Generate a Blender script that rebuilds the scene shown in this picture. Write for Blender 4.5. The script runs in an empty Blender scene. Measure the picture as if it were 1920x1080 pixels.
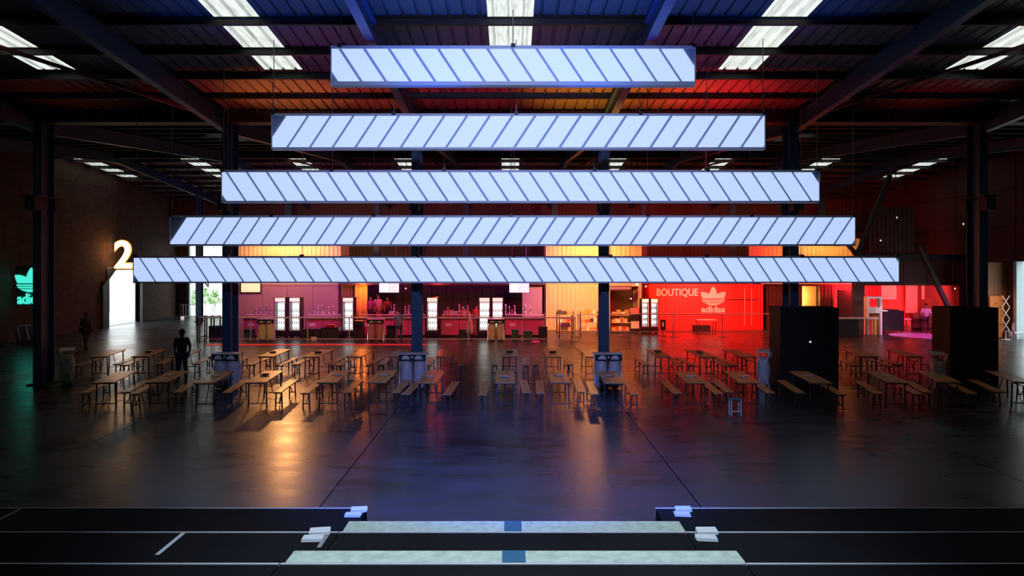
import bpy, math, random
from math import pi, sin, cos, radians as R
from mathutils import Vector, Matrix
random.seed(7)
C = bpy.context.scene.collection
SC = bpy.context.scene
F, HX, HY, H = 1330.0, 957.0, 497.0, 4.1
# ------------------------------------------------------------------ camera
cam_d = bpy.data.cameras.new('camera'); cam = bpy.data.objects.new('camera', cam_d); C.objects.link(cam)
cam.location = (0, 0, H); cam.rotation_euler = (pi/2, 0, 0)
cam_d.sensor_width = 36; cam_d.lens = 36*F/1920
cam_d.shift_x = 3/1920; cam_d.shift_y = -43/1920
cam_d.clip_end = 300
SC.camera = cam
SC.view_settings.view_transform = 'Standard'; SC.view_settings.look = 'None'
SC.view_settings.gamma = 1; SC.view_settings.use_curve_mapping = False
SC.view_settings.exposure = 0.0
SC.cycles.use_denoising = True
SC.cycles.max_bounces = 8; SC.cycles.diffuse_bounces = 3; SC.cycles.glossy_bounces = 3
SC.cycles.transmission_bounces = 5; SC.cycles.sample_clamp_indirect = 4; SC.cycles.caustics_reflective = False
# ------------------------------------------------------------------ daylight
W = bpy.data.worlds.new('daylight'); SC.world = W; W.use_nodes = True
bg = W.node_tree.nodes['Background']; bg.inputs[0].default_value = (0.90, 0.98, 1.0, 1); bg.inputs[1].default_value = 3.0
# ------------------------------------------------------------------ lamps of the hall, with some added fill spots
def lamp(kind, loc, energy, col, size=.2, aim=None, cone=60, blend=.6, sy=None):
    d = bpy.data.lights.new('scene_light', kind); o = bpy.data.objects.new('scene_light', d); C.objects.link(o)
    d.energy = energy; d.color = col; o.location = loc
    if kind == 'AREA':
        d.shape = 'RECTANGLE'; d.size = size; d.size_y = sy or size
    else:
        if kind != 'SUN': d.shadow_soft_size = size
    if kind == 'SPOT': d.spot_size = R(cone); d.spot_blend = blend
    if aim is not None:
        o.rotation_euler = (Vector(aim)-Vector(loc)).to_track_quat('-Z', 'Y').to_euler()
    return o
BLUE = (.02, .13, 1.0); WARM = (1.0, .50, .13); RED = (1.0, .02, .02); MAG = (1.0, .04, .22); PUR = (.42, .10, 1.0); AMB = (1.0, .33, .05)
# blue floods over the stand, one row up at the roof and one pair down the hall
for x_ in (-5.6, -1.8, 1.8, 5.6): lamp('SPOT', (x_, 14.6, 5.6), 1000 if abs(x_) < 5 else 600, BLUE, .2, (x_*1.05, 15.0, 10.0), 78, 1)
for x_ in (-5.0, 0, 5.0): lamp('SPOT', (x_, 18.9, 6.4), 130, (.6, .03, .5), .2, (x_, 18.4, 10.0), 88, 1)
lamp('SPOT', (0, 1.0, 8.6), 5000, (.36, .46, 1.0), .35, (0, 25.5, 1.4), 56, .8)
lamp('SPOT', (0, 2.0, 8.9), 24000, (.02, .11, 1.0), .35, (0, 12.8, 0), 42, 1)
lamp('SPOT', (0, 3.0, 8.2), 1900, (.66, .84, 1.0), .25, (0, 6.2, 1.6), 58, .8)
# coloured uplighters on top of the light bars throwing onto the near roof slope
for x_, e_, c_ in ((-9.4, 60, (1, .06, .03)), (-7.0, 330, (1, .20, .05)), (-4.4, 170, (1, .08, .05)), (-1.6, 90, (1, .03, .06)), (.4, 80, (1, .03, .05)), (2.3, 380, (1, .28, .02)), (4.4, 330, (1, .13, .02)), (6.3, 560, RED), (8.2, 110, RED), (13.4, 30, RED), (-14, 14, (1, .12, .05))):
    lamp('SPOT', (x_, 22.0, 5.6), e_*4.5, c_, .15, (x_, 22.3, 10.0), 66, 1)
# warm floods in front of the upper containers
lamp('SPOT', (-13.7, 42.4, 6.6), 1500, WARM, .35, (-13.7, 45, 4.4), 130, .7)
lamp('SPOT', (5.1, 42.6, 6.2), 800, WARM, .3, (5.1, 45, 4.4), 130, .7)
lamp('SPOT', (19.4, 42.6, 6.2), 500, WARM, .3, (19.4, 45, 4.4), 130, .7)
lamp('SPOT', (-13.7, 43.4, 7.2), 1800, (1, .42, .14), .35, (-10.8, 22, 0), 30, .9)
lamp('SPOT', (5.0, 43.4, 6.9), 260, (1, .38, .14), .3, (3.4, 22, 0), 26, .9)
lamp('SPOT', (-24.0, 47.0, 8.6), 1500, AMB, .3, (-17.2, 22, 0), 12, .6)
# added warm fill spots that brighten the lane between tables and bar
for x_, e_, c_ in ((-11, 3000, (1, .46, .18)), (-3, 3200, (1, .36, .14)), (4, 3000, (1, .34, .10)), (12.5, 3000, (1, .08, .03)), (21.5, 1100, (1, .12, .10))): lamp('SPOT', (x_, 27, 8.0), e_, c_, .2, (x_, 34.5, 0), 56, 1)
sun = lamp('SUN', (40, 36, 20), 3.0, (1, .97, .92), .02, None); sun.rotation_euler = Vector((-1, .12, -1.0)).to_track_quat('-Z', 'Y').to_euler(); sun.data.angle = .02
# over the bar and the shop
lamp('SPOT', (25.6, 37.6, 3.9), 160, (1, .42, .12), .1, (27.4, 40.1, 1.4), 50, .8)
lamp('AREA', (-13.5, 37.6, 4.9), 85, MAG, 2.5, (-13.8, 43.5, .9), sy=.3)
lamp('AREA', (-7.0, 37.6, 4.9), 190, MAG, 2.5, (-7.0, 42.5, .6), sy=.3)
lamp('AREA', (0.2, 37.6, 4.9), 240, (1, .03, .16), 2.5, (0, 42.5, .6), sy=.3)
lamp('AREA', (-12.0, 38.6, 4.9), 150, PUR, 1.5, (-11.2, 45, 2.2), sy=.3)
lamp('AREA', (-15.2, 41.6, 4.2), 60, (1, .4, .2), 1.0, (-14.9, 45, 2.4), sy=.3)
lamp('AREA', (1.4, 39.6, 4.9), 90, PUR, .8, (1.4, 45, 1.8), sy=.3)
lamp('AREA', (4.2, 40.0, 3.6), 430, (1, .42, .10), 2.0, (4.2, 45, 1.3), sy=.3)
lamp('AREA', (11.6, 40.2, 4.7), 1500, (1, .04, .02), 3.2, (11.6, 45, 1.0), sy=.3)
lamp('SPOT', (12.0, 40.6, 3.9), 330, (1, .62, .5), .15, (11.9, 44.9, 1.9), 62, .8)  # added pale spot that lifts the lettering and emblem
lamp('POINT', (-4.5, 43.5, 2.9), 70, (1, .05, .05), .2)
lamp('POINT', (-9.2, 43.7, 2.9), 130, (1, .22, .04), .2)
lamp('POINT', (19.0, 47.0, 2.0), 260, (1, .45, .10), .2)
# red room on the right
lamp('AREA', (22.5, 43.8, 2.9), 900, (1, .015, .03), 3.0, (23.2, 48, 1.3), sy=.4)
lamp('AREA', (25.6, 43.8, 2.9), 420, (1, .08, .08), 1.6, (25.6, 48, 1.6), sy=.4)
lamp('SPOT', (24.2, 38.4, 3.8), 700, (1, .04, .6), .1, (24.2, 41.4, 0), 70, .5)
lamp('SPOT', (22.0, 39.0, 3.9), 420, (1, .6, .7), .1, (22.3, 42.0, 0), 34, .5)
lamp('SPOT', (21.0, 38.6, 3.0), 120, (1, .7, .7), .1, (21.4, 42.0, 1.4), 44, .5)
# ------------------------------------------------------------------ materials
MATS = {}
def mat(name, col=(.5, .5, .5), rough=.6, metal=0, var=.12, scale=6, bump=0, emit=None, es=1, spec=.5, coords='Object'):
    if name in MATS: return MATS[name]
    m = bpy.data.materials.new(name); MATS[name] = m; m.use_nodes = True
    nt = m.node_tree; b = nt.nodes['Principled BSDF']
    b.inputs['Roughness'].default_value = rough; b.inputs['Metallic'].default_value = metal
    b.inputs['Specular IOR Level'].default_value = spec
    tc = nt.nodes.new('ShaderNodeTexCoord'); nz = nt.nodes.new('ShaderNodeTexNoise'); nz.inputs['Scale'].default_value = scale
    nz.inputs['Detail'].default_value = 4
    nt.links.new(tc.outputs[coords], nz.inputs['Vector'])
    mx = nt.nodes.new('ShaderNodeMix'); mx.data_type = 'RGBA'
    mx.inputs[6].default_value = tuple(max(0, c*(1-var)) for c in col)+(1,); mx.inputs[7].default_value = tuple(min(1, c*(1+var)) for c in col)+(1,)
    nt.links.new(nz.outputs['Fac'], mx.inputs[0]); nt.links.new(mx.outputs[2], b.inputs['Base Color'])
    if bump:
        bp = nt.nodes.new('ShaderNodeBump'); bp.inputs['Strength'].default_value = bump; bp.inputs['Distance'].default_value = .02
        nt.links.new(nz.outputs['Fac'], bp.inputs['Height']); nt.links.new(bp.outputs[0], b.inputs['Normal'])
    if emit:
        b.inputs['Emission Color'].default_value = tuple(emit)+(1,); b.inputs['Emission Strength'].default_value = es
    return m
def m_floor():
    m = bpy.data.materials.new('sealed_concrete'); m.use_nodes = True; nt = m.node_tree; N = nt.nodes; L = nt.links; b = N['Principled BSDF']
    g = N.new('ShaderNodeNewGeometry'); mp = N.new('ShaderNodeMapping'); L.new(g.outputs['Position'], mp.inputs[0])
    n1 = N.new('ShaderNodeTexNoise'); n1.inputs['Scale'].default_value = .35; n1.inputs['Detail'].default_value = 5; n1.inputs['Roughness'].default_value = .5
    n2 = N.new('ShaderNodeTexNoise'); n2.inputs['Scale'].default_value = 1.1; n2.inputs['Detail'].default_value = 6; n2.inputs['Roughness'].default_value = .5
    L.new(mp.outputs[0], n1.inputs[0]); mp2 = N.new('ShaderNodeMapping'); mp2.inputs['Scale'].default_value = (.6, 2.0, 1); L.new(g.outputs['Position'], mp2.inputs[0]); L.new(mp2.outputs[0], n2.inputs[0])
    b.inputs['Specular IOR Level'].default_value = .30
    cr = N.new('ShaderNodeValToRGB'); cr.color_ramp.elements[0].position = .34; cr.color_ramp.elements[0].color = (.010, .010, .011, 1)
    cr.color_ramp.elements[1].position = .72; cr.color_ramp.elements[1].color = (.066, .065, .068, 1)
    ad = N.new('ShaderNodeMath'); ad.operation = 'MULTIPLY_ADD'; ad.inputs[1].default_value = .5
    h = N.new('ShaderNodeMath'); h.operation = 'MULTIPLY'; h.inputs[1].default_value = .5
    L.new(n2.outputs['Fac'], h.inputs[0]); L.new(n1.outputs['Fac'], ad.inputs[0]); L.new(h.outputs[0], ad.inputs[2])
    L.new(ad.outputs[0], cr.inputs[0]); L.new(cr.outputs[0], b.inputs['Base Color'])
    mr = N.new('ShaderNodeMapRange'); mr.inputs[1].default_value = .3; mr.inputs[2].default_value = .7; mr.inputs[3].default_value = .22; mr.inputs[4].default_value = .36
    L.new(ad.outputs[0], mr.inputs[0]); L.new(mr.outputs[0], b.inputs['Roughness'])
    bp = N.new('ShaderNodeBump'); bp.inputs['Strength'].default_value = .10; bp.inputs['Distance'].default_value = .012
    mp3 = N.new('ShaderNodeMapping'); mp3.inputs['Scale'].default_value = (.7, 3.2, 1); L.new(g.outputs['Position'], mp3.inputs[0])
    n3 = N.new('ShaderNodeTexNoise'); n3.inputs['Scale'].default_value = 1.6; n3.inputs['Detail'].default_value = 5; L.new(mp3.outputs[0], n3.inputs[0])
    L.new(n3.outputs['Fac'], bp.inputs['Height']); L.new(bp.outputs[0], b.inputs['Normal'])
    return m
def m_brick():
    m = bpy.data.materials.new('old_brick'); m.use_nodes = True; nt = m.node_tree; N = nt.nodes; L = nt.links; b = N['Principled BSDF']
    g = N.new('ShaderNodeNewGeometry'); s = N.new('ShaderNodeSeparateXYZ'); c = N.new('ShaderNodeCombineXYZ'); L.new(g.outputs['Position'], s.inputs[0])
    L.new(s.outputs['Y'], c.inputs['X']); L.new(s.outputs['Z'], c.inputs['Y'])
    bt = N.new('ShaderNodeTexBrick'); bt.inputs['Scale'].default_value = 1.0; bt.inputs['Brick Width'].default_value = .44; bt.inputs['Row Height'].default_value = .2; bt.inputs['Mortar Size'].default_value = .014
    bt.inputs['Color1'].default_value = (.13, .065, .04, 1); bt.inputs['Color2'].default_value = (.07, .04, .028, 1); bt.inputs['Mortar'].default_value = (.06, .048, .038, 1)
    L.new(c.outputs[0], bt.inputs['Vector'])
    nz = N.new('ShaderNodeTexNoise'); nz.inputs['Scale'].default_value = .8; nz.inputs['Detail'].default_value = 8; L.new(g.outputs['Position'], nz.inputs[0])
    mx = N.new('ShaderNodeMix'); mx.data_type = 'RGBA'; mx.blend_type = 'MULTIPLY'; mx.inputs[0].default_value = .8
    L.new(bt.outputs['Color'], mx.inputs[6]); L.new(nz.outputs['Color'], mx.inputs[7]); L.new(mx.outputs[2], b.inputs['Base Color'])
    bp = N.new('ShaderNodeBump'); bp.invert = True; bp.inputs['Strength'].default_value = .6; L.new(bt.outputs['Fac'], bp.inputs['Height']); L.new(bp.outputs[0], b.inputs['Normal'])
    b.inputs['Roughness'].default_value = .9
    return m
def m_skylight():
    m = bpy.data.materials.new('translucent_sheet'); m.use_nodes = True; nt = m.node_tree; N = nt.nodes; L = nt.links; N.remove(N['Principled BSDF'])
    t = N.new('ShaderNodeBsdfTranslucent'); d = N.new('ShaderNodeBsdfDiffuse'); mx = N.new('ShaderNodeMixShader'); mx.inputs[0].default_value = .12
    g = N.new('ShaderNodeNewGeometry'); mp = N.new('ShaderNodeMapping'); mp.inputs['Scale'].default_value = (5, .5, 1); L.new(g.outputs['Position'], mp.inputs[0])
    nz = N.new('ShaderNodeTexNoise'); nz.inputs['Scale'].default_value = 3; nz.inputs['Detail'].default_value = 6; L.new(mp.outputs[0], nz.inputs[0])
    cr = N.new('ShaderNodeValToRGB'); cr.color_ramp.elements[0].position = .30; cr.color_ramp.elements[0].color = (.23, .23, .205, 1)
    cr.color_ramp.elements[1].position = .55; cr.color_ramp.elements[1].color = (.345, .345, .325, 1)
    L.new(nz.outputs['Fac'], cr.inputs[0]); L.new(cr.outputs[0], t.inputs[0]); d.inputs[0].default_value = (.3, .3, .28, 1)
    L.new(t.outputs[0], mx.inputs[1]); L.new(d.outputs[0], mx.inputs[2]); L.new(mx.outputs[0], N['Material Output'].inputs[0])
    return m
def m_wood(name, a, b_, rough=.45):
    if name in MATS: return MATS[name]
    m = bpy.data.materials.new(name); MATS[name] = m; m.use_nodes = True; nt = m.node_tree; N = nt.nodes; L = nt.links; b = N['Principled BSDF']
    tc = N.new('ShaderNodeTexCoord'); mp = N.new('ShaderNodeMapping'); mp.inputs['Scale'].default_value = (14, 1.2, 14); L.new(tc.outputs['Object'], mp.inputs[0])
    nz = N.new('ShaderNodeTexNoise'); nz.inputs['Scale'].default_value = 1.6; nz.inputs['Detail'].default_value = 6; L.new(mp.outputs[0], nz.inputs[0])
    cr = N.new('ShaderNodeValToRGB'); cr.color_ramp.elements[0].position = .35; cr.color_ramp.elements[0].color = a+(1,); cr.color_ramp.elements[1].position = .68; cr.color_ramp.elements[1].color = b_+(1,)
    L.new(nz.outputs['Fac'], cr.inputs[0]); L.new(cr.outputs[0], b.inputs['Base Color']); b.inputs['Roughness'].default_value = rough
    return m
M_FLOOR = m_floor(); M_BRICK = m_brick(); M_SKY = m_skylight()
M_ROOF = mat('roof_sheet_grey', (.11, .11, .11), .5, 0, .25, 1.5)
M_STEEL = mat('painted_dark_steel', (.02, .02, .022), .6, 0, .2, 3)
M_STEELP = mat('purlin_steel', (.03, .028, .024), .6, 0, .25, 3)
M_COL = mat('column_paint', (.02, .07, .15), .45, 0, .25, 4)
M_BLACK = mat('matt_black', (.012, .012, .014), .7)
M_BLK2 = mat('black_plastic', (.02, .02, .022), .4)
M_WALLB = mat('corrugated_wall_sheet', (.10, .055, .06), .6, 0, .2, .8)
M_TABLE = m_wood('table_pine', (.46, .21, .06), (.78, .42, .13), .32)
M_LEG = mat('folding_leg_steel', (.07, .075, .08), .4, .6)
M_WHITE = mat('white_plastic', (.75, .75, .78), .5)
M_PAPER = mat('white_paper', (.80, .80, .86), .7)
M_BAG = mat('grey_bin_bag', (.62, .58, .66), .35, 0, .3, 10, .8)
M_ALU = mat('aluminium', (.80, .80, .84), .35, .3)
M_CHROME = mat('chrome', (.75, .72, .72), .25, .8)
M_TIER = mat('black_stage_board', (.009, .009, .012), .75, 0, .5, 1.5, .15, None, 1, .08)
M_STRIP = mat('grey_step_carpet', (.50, .56, .48), .85, 0, .45, 14, .5)
M_BLUEP = mat('blue_tape', (.02, .12, .24), .5)
# ------------------------------------------------------------------ helpers
def tag(o, label=None, cat=None, group=None, kind=None):
    if label: o['label'] = label
    if cat: o['category'] = cat
    if group: o['group'] = group
    if kind: o['kind'] = kind
    return o
class MB:
    def __init__(s): s.v = []; s.f = []
    def box(s, x0, x1, y0, y1, z0, z1):
        n = len(s.v); s.v += [(x0,y0,z0),(x1,y0,z0),(x1,y1,z0),(x0,y1,z0),(x0,y0,z1),(x1,y0,z1),(x1,y1,z1),(x0,y1,z1)]
        s.f += [tuple(n+i for i in q) for q in ((0,3,2,1),(4,5,6,7),(0,1,5,4),(1,2,6,5),(2,3,7,6),(3,0,4,7))]; return s
    def bar(s, a, b, w, h=None, up=(0, 0, 1)):
        a = Vector(a); b = Vector(b); d = (b-a).normalized(); u = Vector(up)
        if abs(d.dot(u)) > .98: u = Vector((0, 1, 0))
        sd = d.cross(u).normalized(); u = sd.cross(d); h = h or w; n = len(s.v)
        for p in (a, b):
            for i, j in ((-1,-1),(1,-1),(1,1),(-1,1)): s.v.append(tuple(p+sd*i*w/2+u*j*h/2))
        s.f += [tuple(n+i for i in q) for q in ((0,1,2,3),(7,6,5,4),(0,4,5,1),(1,5,6,2),(2,6,7,3),(3,7,4,0))]; return s
    def tube(s, a, b, r, r2=None, k=8, cap=True):
        a = Vector(a); b = Vector(b); d = (b-a).normalized(); u = Vector((0,0,1)) if abs(d.z) < .9 else Vector((0,1,0))
        sd = d.cross(u).normalized(); u = sd.cross(d); r2 = r if r2 is None else r2; n = len(s.v)
        for p, q in ((a, r), (b, r2)):
            for i in range(k): t = 2*pi*i/k; s.v.append(tuple(p+(sd*cos(t)+u*sin(t))*q))
        for i in range(k): s.f.append((n+i, n+(i+1)%k, n+k+(i+1)%k, n+k+i))
        if cap: s.f += [tuple(n+i for i in range(k-1, -1, -1)), tuple(n+k+i for i in range(k))]
        return s
    def lathe(s, prof, c=(0,0,0), k=10):
        n = len(s.v)
        for r, z in prof:
            for i in range(k): t = 2*pi*i/k; s.v.append((c[0]+r*cos(t), c[1]+r*sin(t), c[2]+z))
        m = len(prof)
        for j in range(m-1):
            for i in range(k): s.f.append((n+j*k+i, n+j*k+(i+1)%k, n+(j+1)*k+(i+1)%k, n+(j+1)*k+i))
        s.f += [tuple(n+i for i in range(k-1,-1,-1)), tuple(n+(m-1)*k+i for i in range(k))]; return s
    def prism(s, poly, y0, y1):            # poly in xz, extruded along y
        n = len(s.v); k = len(poly)
        s.v += [(x, y0, z) for x, z in poly]+[(x, y1, z) for x, z in poly]
        s.f.append(tuple(n+i for i in range(k))); s.f.append(tuple(n+k+i for i in range(k-1,-1,-1)))
        for i in range(k): s.f.append((n+i, n+k+i, n+k+(i+1)%k, n+(i+1)%k))
        return s
    def mesh(s, name, m, smooth=False):
        me = bpy.data.meshes.new(name); me.from_pydata(s.v, [], s.f); me.materials.append(m)
        if smooth:
            for p in me.polygons: p.use_smooth = True
        me.update(); return me
    def build(s, name, m, parent=None, loc=None, rz=0, smooth=False):
        return link(name, s.mesh(name, m, smooth), parent, loc, rz)
def link(name, me, parent=None, loc=None, rz=0):
    o = bpy.data.objects.new(name, me); C.objects.link(o)
    if parent: o.parent = parent
    if loc is not None: o.location = loc
    if rz: o.rotation_euler.z = rz
    return o
def empty(name, loc, rz=0, label=None, cat=None, group=None, kind=None):
    o = bpy.data.objects.new(name, None); C.objects.link(o); o.location = loc; o.rotation_euler.z = rz
    return tag(o, label, cat, group, kind)
KIDS = {}
def copy_tree(o, parent=None, kids=None):
    c = o.copy(); C.objects.link(c)
    if parent: c.parent = parent
    for ch in KIDS.setdefault(o.name, list(o.children)): copy_tree(ch, c)
    return c
ORD = 'first second third fourth fifth sixth seventh eighth ninth tenth eleventh twelfth thirteenth fourteenth fifteenth sixteenth seventeenth eighteenth nineteenth twentieth twenty-first twenty-second twenty-third twenty-fourth twenty-fifth twenty-sixth twenty-seventh twenty-eighth'.split()
def X(x, d): return (x-HX)*d/F
def Z(y, d): return H+(HY-y)*d/F
def corr(x0, x1, pitch, depth, f0=.42, ramp=.08):   # trapezoid profile points (x, offset)
    n = max(1, round((x1-x0)/pitch)); p = (x1-x0)/n; pts = [(x0, 0)]
    for i in range(n):
        a = x0+i*p
        pts += [(a+p*(.5-f0/2-ramp), 0), (a+p*(.5-f0/2), depth), (a+p*(.5+f0/2), depth), (a+p*(.5+f0/2+ramp), 0)]
    pts.append((x1, 0)); return pts
# ------------------------------------------------------------------ floor
S = 6.46
XL, XR, YF, YB = -26.7, 28.2, -4.0, 57.0
fl = empty('floor', (0, 0, 0), kind='structure', label='dark sealed concrete floor in long bays with recessed joints')
MB().box(XL-.3, XR+.3, YF-.3, YB+.3, -.30, -.03).build('subfloor', mat('dark_joint', (.006, .006, .006), .9), fl)
xs = [XL]+[S*(k+.5) for k in range(-4, 4)]+[XR]
ys = [YF, 8.3, 24.55, 40.8, YB]
for i in range(len(xs)-1):
    for j in range(len(ys)-1):
        if xs[i+1]-xs[i] < .3: continue
        MB().box(xs[i]+.012, xs[i+1]-.012, ys[j]+.012, ys[j+1]-.012, -.2, 0).build('floor_slab', M_FLOOR, fl)
gr = MB().box(-90, 90, -60, 150, -.5, -.32).build('ground', mat('pale_yard_concrete', (.55, .56, .55), .9), None)
tag(gr, 'pale concrete yard outside the hall doors', kind='structure')
MB().box(XL-60, XL-.31, 20, YB+.3, -.32, -.02).build('ground_yard', mat('pale_yard_concrete', (.5, .5, .5)), gr)
MB().box(XR+.31, XR+40, 20, 60, -.32, -.02).build('ground_yard', mat('pale_yard_concrete', (.5, .5, .5)), gr)
MB().box(XL-60, 60, YB+.31, 140, -.32, -.02).build('ground_yard', mat('pale_yard_concrete', (.5, .5, .5)), gr)
# ------------------------------------------------------------------ roof
SL = .0835
YV, YR = 24.2, 40.6
def roofz(y):
    if y <= YV: return 11.36-SL*y
    zv = 11.36-SL*YV
    if y <= YR: return zv+SL*(y-YV)
    return zv+SL*(YR-YV)-SL*(y-YR)
ce = empty('ceiling', (0, 0, 0), kind='structure', label='double pitched roof of ribbed metal sheets with white skylight strips')
SW = S/6
def sheet(y0, y1, m, nm):
    b = MB(); pr = corr(-SW/2, SW/2, SW/3, .06, .13, .05)
    for x, o in pr: b.v += [(x, y0, roofz(y0)+o), (x, y1, roofz(y1)+o)]
    for i in range(len(pr)-1): b.f.append((2*i, 2*i+2, 2*i+3, 2*i+1))
    return b.mesh(nm, m)
segs = [(YF-.3, 12.5, 0), (12.5, 20.2, 1), (20.2, YV, 0), (YV+.001, 31, 0), (31, 34, 1), (34, YR, 0), (YR, 41, 0), (41, 48.2, 1), (48.2, YB+.3, 0)]
full = [(YF-.3, YV), (YV+.001, YR), (YR, YB+.3)]
me_full = [sheet(a, b, M_ROOF, 'roof_sheet') for a, b in full]
me_seg = [sheet(a, b, M_SKY if s else M_ROOF, 'skylight_sheet' if s else 'roof_sheet') for a, b, s in segs]
for k in range(-25, 28):
    if k % 6 == 0:
        for me in me_seg: link(me.name.split('.')[0], me, ce, (k*SW, 0, 0))
    else:
        for me in me_full: link('roof_sheet', me, ce, (k*SW, 0, 0))
for y in [1, 2.9, 4.7, 6.4, 8.1, 9.8, 11.5, 13.2, 15.0, 16.75, 18.6, 20.45, 22.25]+[26+1.8*i for i in range(8)]+[41.2+1.75*i for i in range(9)]:
    b = MB(); z = roofz(y); b.box(XL, XR, y-.05, y+.05, z-.20, z-.18).box(XL, XR, y-.01, y+.01, z-.18, z-.02).box(XL, XR, y-.05, y+.05, z-.03, z-.01)
    b.build('purlin', M_STEELP, ce)
zv = roofz(YV)
MB().box(XL, XR, YV-.30, YV+.30, zv-.42, zv-.04).build('valley_gutter', M_STEEL, ce)
MB().box(XL, XR, YR-.1, YR+.1, roofz(YR)-.5, roofz(YR)-.03).build('ridge_beam', M_STEEL, ce)
def rafter(x):
    b = MB()
    for y0, y1 in ((YF, YV), (YV, YR), (YR, YB)):
        for zo, w, h in ((-.22, .22, .03), (-.72, .22, .03), (-.47, .03, .5)):
            b.bar((x, y0, roofz(y0)+zo), (x, y1, roofz(y1)+zo), w, h)
    return b.build('rafter', M_COL, ce)
for k in range(-4, 4): rafter(S*(k+.5))
# skewed cross braces under the roof (thin red-brown rods)
for (x0, y0, x1, y1) in ((-13.5, 40.8, -9.7, 46.5), (-5.0, 40.8, -3.3, 46.5), (5.0, 40.8, 3.3, 46.5), (13.5, 40.8, 9.7, 46.5), (-16.1, 10.5, -9.7, 24.1), (16.1, 10.5, 9.7, 24.1)):
    MB().bar((x0, y0, roofz(y0)-.35), (x1, y1, roofz(y1)-.35), .09).build('roof_brace', mat('brace_oxide', (.10, .02, .018)), ce)
# ------------------------------------------------------------------ walls
wl = empty('wall_left', (0, 0, 0), kind='structure', label='old brick side wall with a tall doorway')
DY0, DY1, DZ = 47.0, 51.2, 3.75
def wl_panel(y0, y1, z0, z1): MB().box(XL-.35, XL, y0+.008, y1-.008, z0+.008, z1-.008).build('wall_panel', M_BRICK, wl)
MB().box(XL-.34, XL-.05, YF, DY0, 0, 11.6).box(XL-.34, XL-.05, DY1, YB, 0, 11.6).box(XL-.34, XL-.05, DY0, DY1, DZ, 11.6).build('wall_core', mat('dark_mortar', (.05, .04, .035), .9), wl)
ycuts = [-4, 3, 10, 17, 24, 31, 36, 41.5, DY0]
for i in range(len(ycuts)-1):
    for z0, z1 in ((0, 3.1), (3.1, 6.4), (6.4, 9.2), (9.2, 11.4)): wl_panel(ycuts[i], ycuts[i+1], z0, z1)
wl_panel(DY0, DY1, DZ, 6.4); wl_panel(DY0, DY1, 6.4, 10.2)
for z0, z1 in ((0, 3.1), (3.1, 6.4), (6.4, 10.2)): wl_panel(DY1, YB, z0, z1)
b = MB().box(XL-.4, XL+.06, DY0-.18, DY0, 0, DZ+.2).box(XL-.4, XL+.06, DY1, DY1+.18, 0, DZ+.2).box(XL-.4, XL+.06, DY0, DY1, DZ, DZ+.2)
b.build('door_frame', M_BLK2, wl)
for y0, y1 in ((DY0, DY0+.7), (DY1, DY1-.7)):
    MB().prism([(0, 0), (1, 0), (1, .01), (0, .01)], 0, .01)
    q = MB(); q.v = [(XL-.2, y0, DZ), (XL-.2, y1, DZ), (XL-.2, y0, DZ-.75), (XL-.05, y0, DZ), (XL-.05, y1, DZ), (XL-.05, y0, DZ-.75)]
    q.f = [(0,1,2), (3,5,4), (0,3,4,1), (1,4,5,2), (2,5,3,0)]; q.build('corner_gusset', M_BLK2, wl)
MB().bar((XL+.15, DY0-.9, 2.6), (XL+.15, DY0+1.0, DZ+.35), .12).build('frame_brace', M_BLK2, wl)
MB().box(XL+.02, XL+.14, DY0-.75, DY0-.02, 0, DZ-.7).build('sliding_door_leaf', M_BLK2, wl)
# back wall of corrugated sheet with the open bay at its left
wb = empty('wall_back', (0, 0, 0), kind='structure', label='corrugated end wall, reddish in the dark')
def corr_wall(x0, x1, z0, z1, y, pitch, dep, m, parent, nm='wall_panel', into=1):
    pr = corr(x0, x1, pitch, dep); b = MB()
    for x, o in pr: b.v += [(x, y-o*into, z0), (x, y-o*into, z1)]
    for i in range(len(pr)-1): b.f.append((2*i, 2*i+2, 2*i+3, 2*i+1))
    return b.build(nm, m, parent)
OX0, OX1, OZ = -25.7, -23.0, 6.0
corr_wall(XL, OX0, 0, 10.2, YB, .3, .05, M_WALLB, wb)
corr_wall(OX0, OX1, OZ, 10.2, YB, .3, .05, M_WALLB, wb)
xb = [OX1, -16.15, -9.69, -3.23, 3.23, 9.69, 16.15, 22.61, XR]
for i in range(8):
    corr_wall(xb[i], xb[i+1], 0, 6.75, YB, .3, .05, M_WALLB, wb); corr_wall(xb[i], xb[i+1], 6.9, 10.2, YB, .3, .05, M_WALLB, wb)
MB().box(OX0, XR, YB-.16, YB-.06, 6.72, 6.94).build('girt', M_STEEL, wb)
MB().box(OX0-.15, OX0, YB-.2, YB+.1, 0, OZ).box(OX1, OX1+.15, YB-.2, YB+.1, 0, OZ).box(OX0, OX1, YB-.2, YB+.1, OZ, OZ+.2).build('door_frame', mat('pale_frame', (.45, .6, .65)), wb)
MB().box(XL-.3, XR+.3, YB+.12, YB+.2, OZ+.2, 10.3).box(OX1+.15, XR+.3, YB+.12, YB+.2, 0, OZ+.2).box(XL-.3, OX0-.15, YB+.12, YB+.2, 0, OZ+.2).build('wall_outer_skin', M_BLACK, wb)
wf = MB().box(XL-.3, XR+.3, YF-.3, YF, -.2, 12).build('wall_front', mat('dark_block', (.02, .02, .02)), None); tag(wf, 'dark wall behind the stand', kind='structure')
wr = empty('wall_right', (0, 0, 0), kind='structure', label='dark brown clad side wall with a tall open doorway')
RD0, RD1, RDZ = 33.0, 39.6, 4.3
for y0, y1 in ((-4, 3), (3, 10), (10, 17), (17, 24.5), (24.5, RD0), (RD1, 45), (45, 51), (51, 57)):
    for z0, z1 in ((0, 4.3), (4.3, 6.3), (6.3, 8.4), (8.4, 11.6)): MB().box(XR, XR+.3, y0+.02, y1-.02, z0+.02, z1-.02).build('wall_panel', mat('brown_cladding', (.06, .026, .022), .7, 0, .3, 1), wr)
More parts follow.
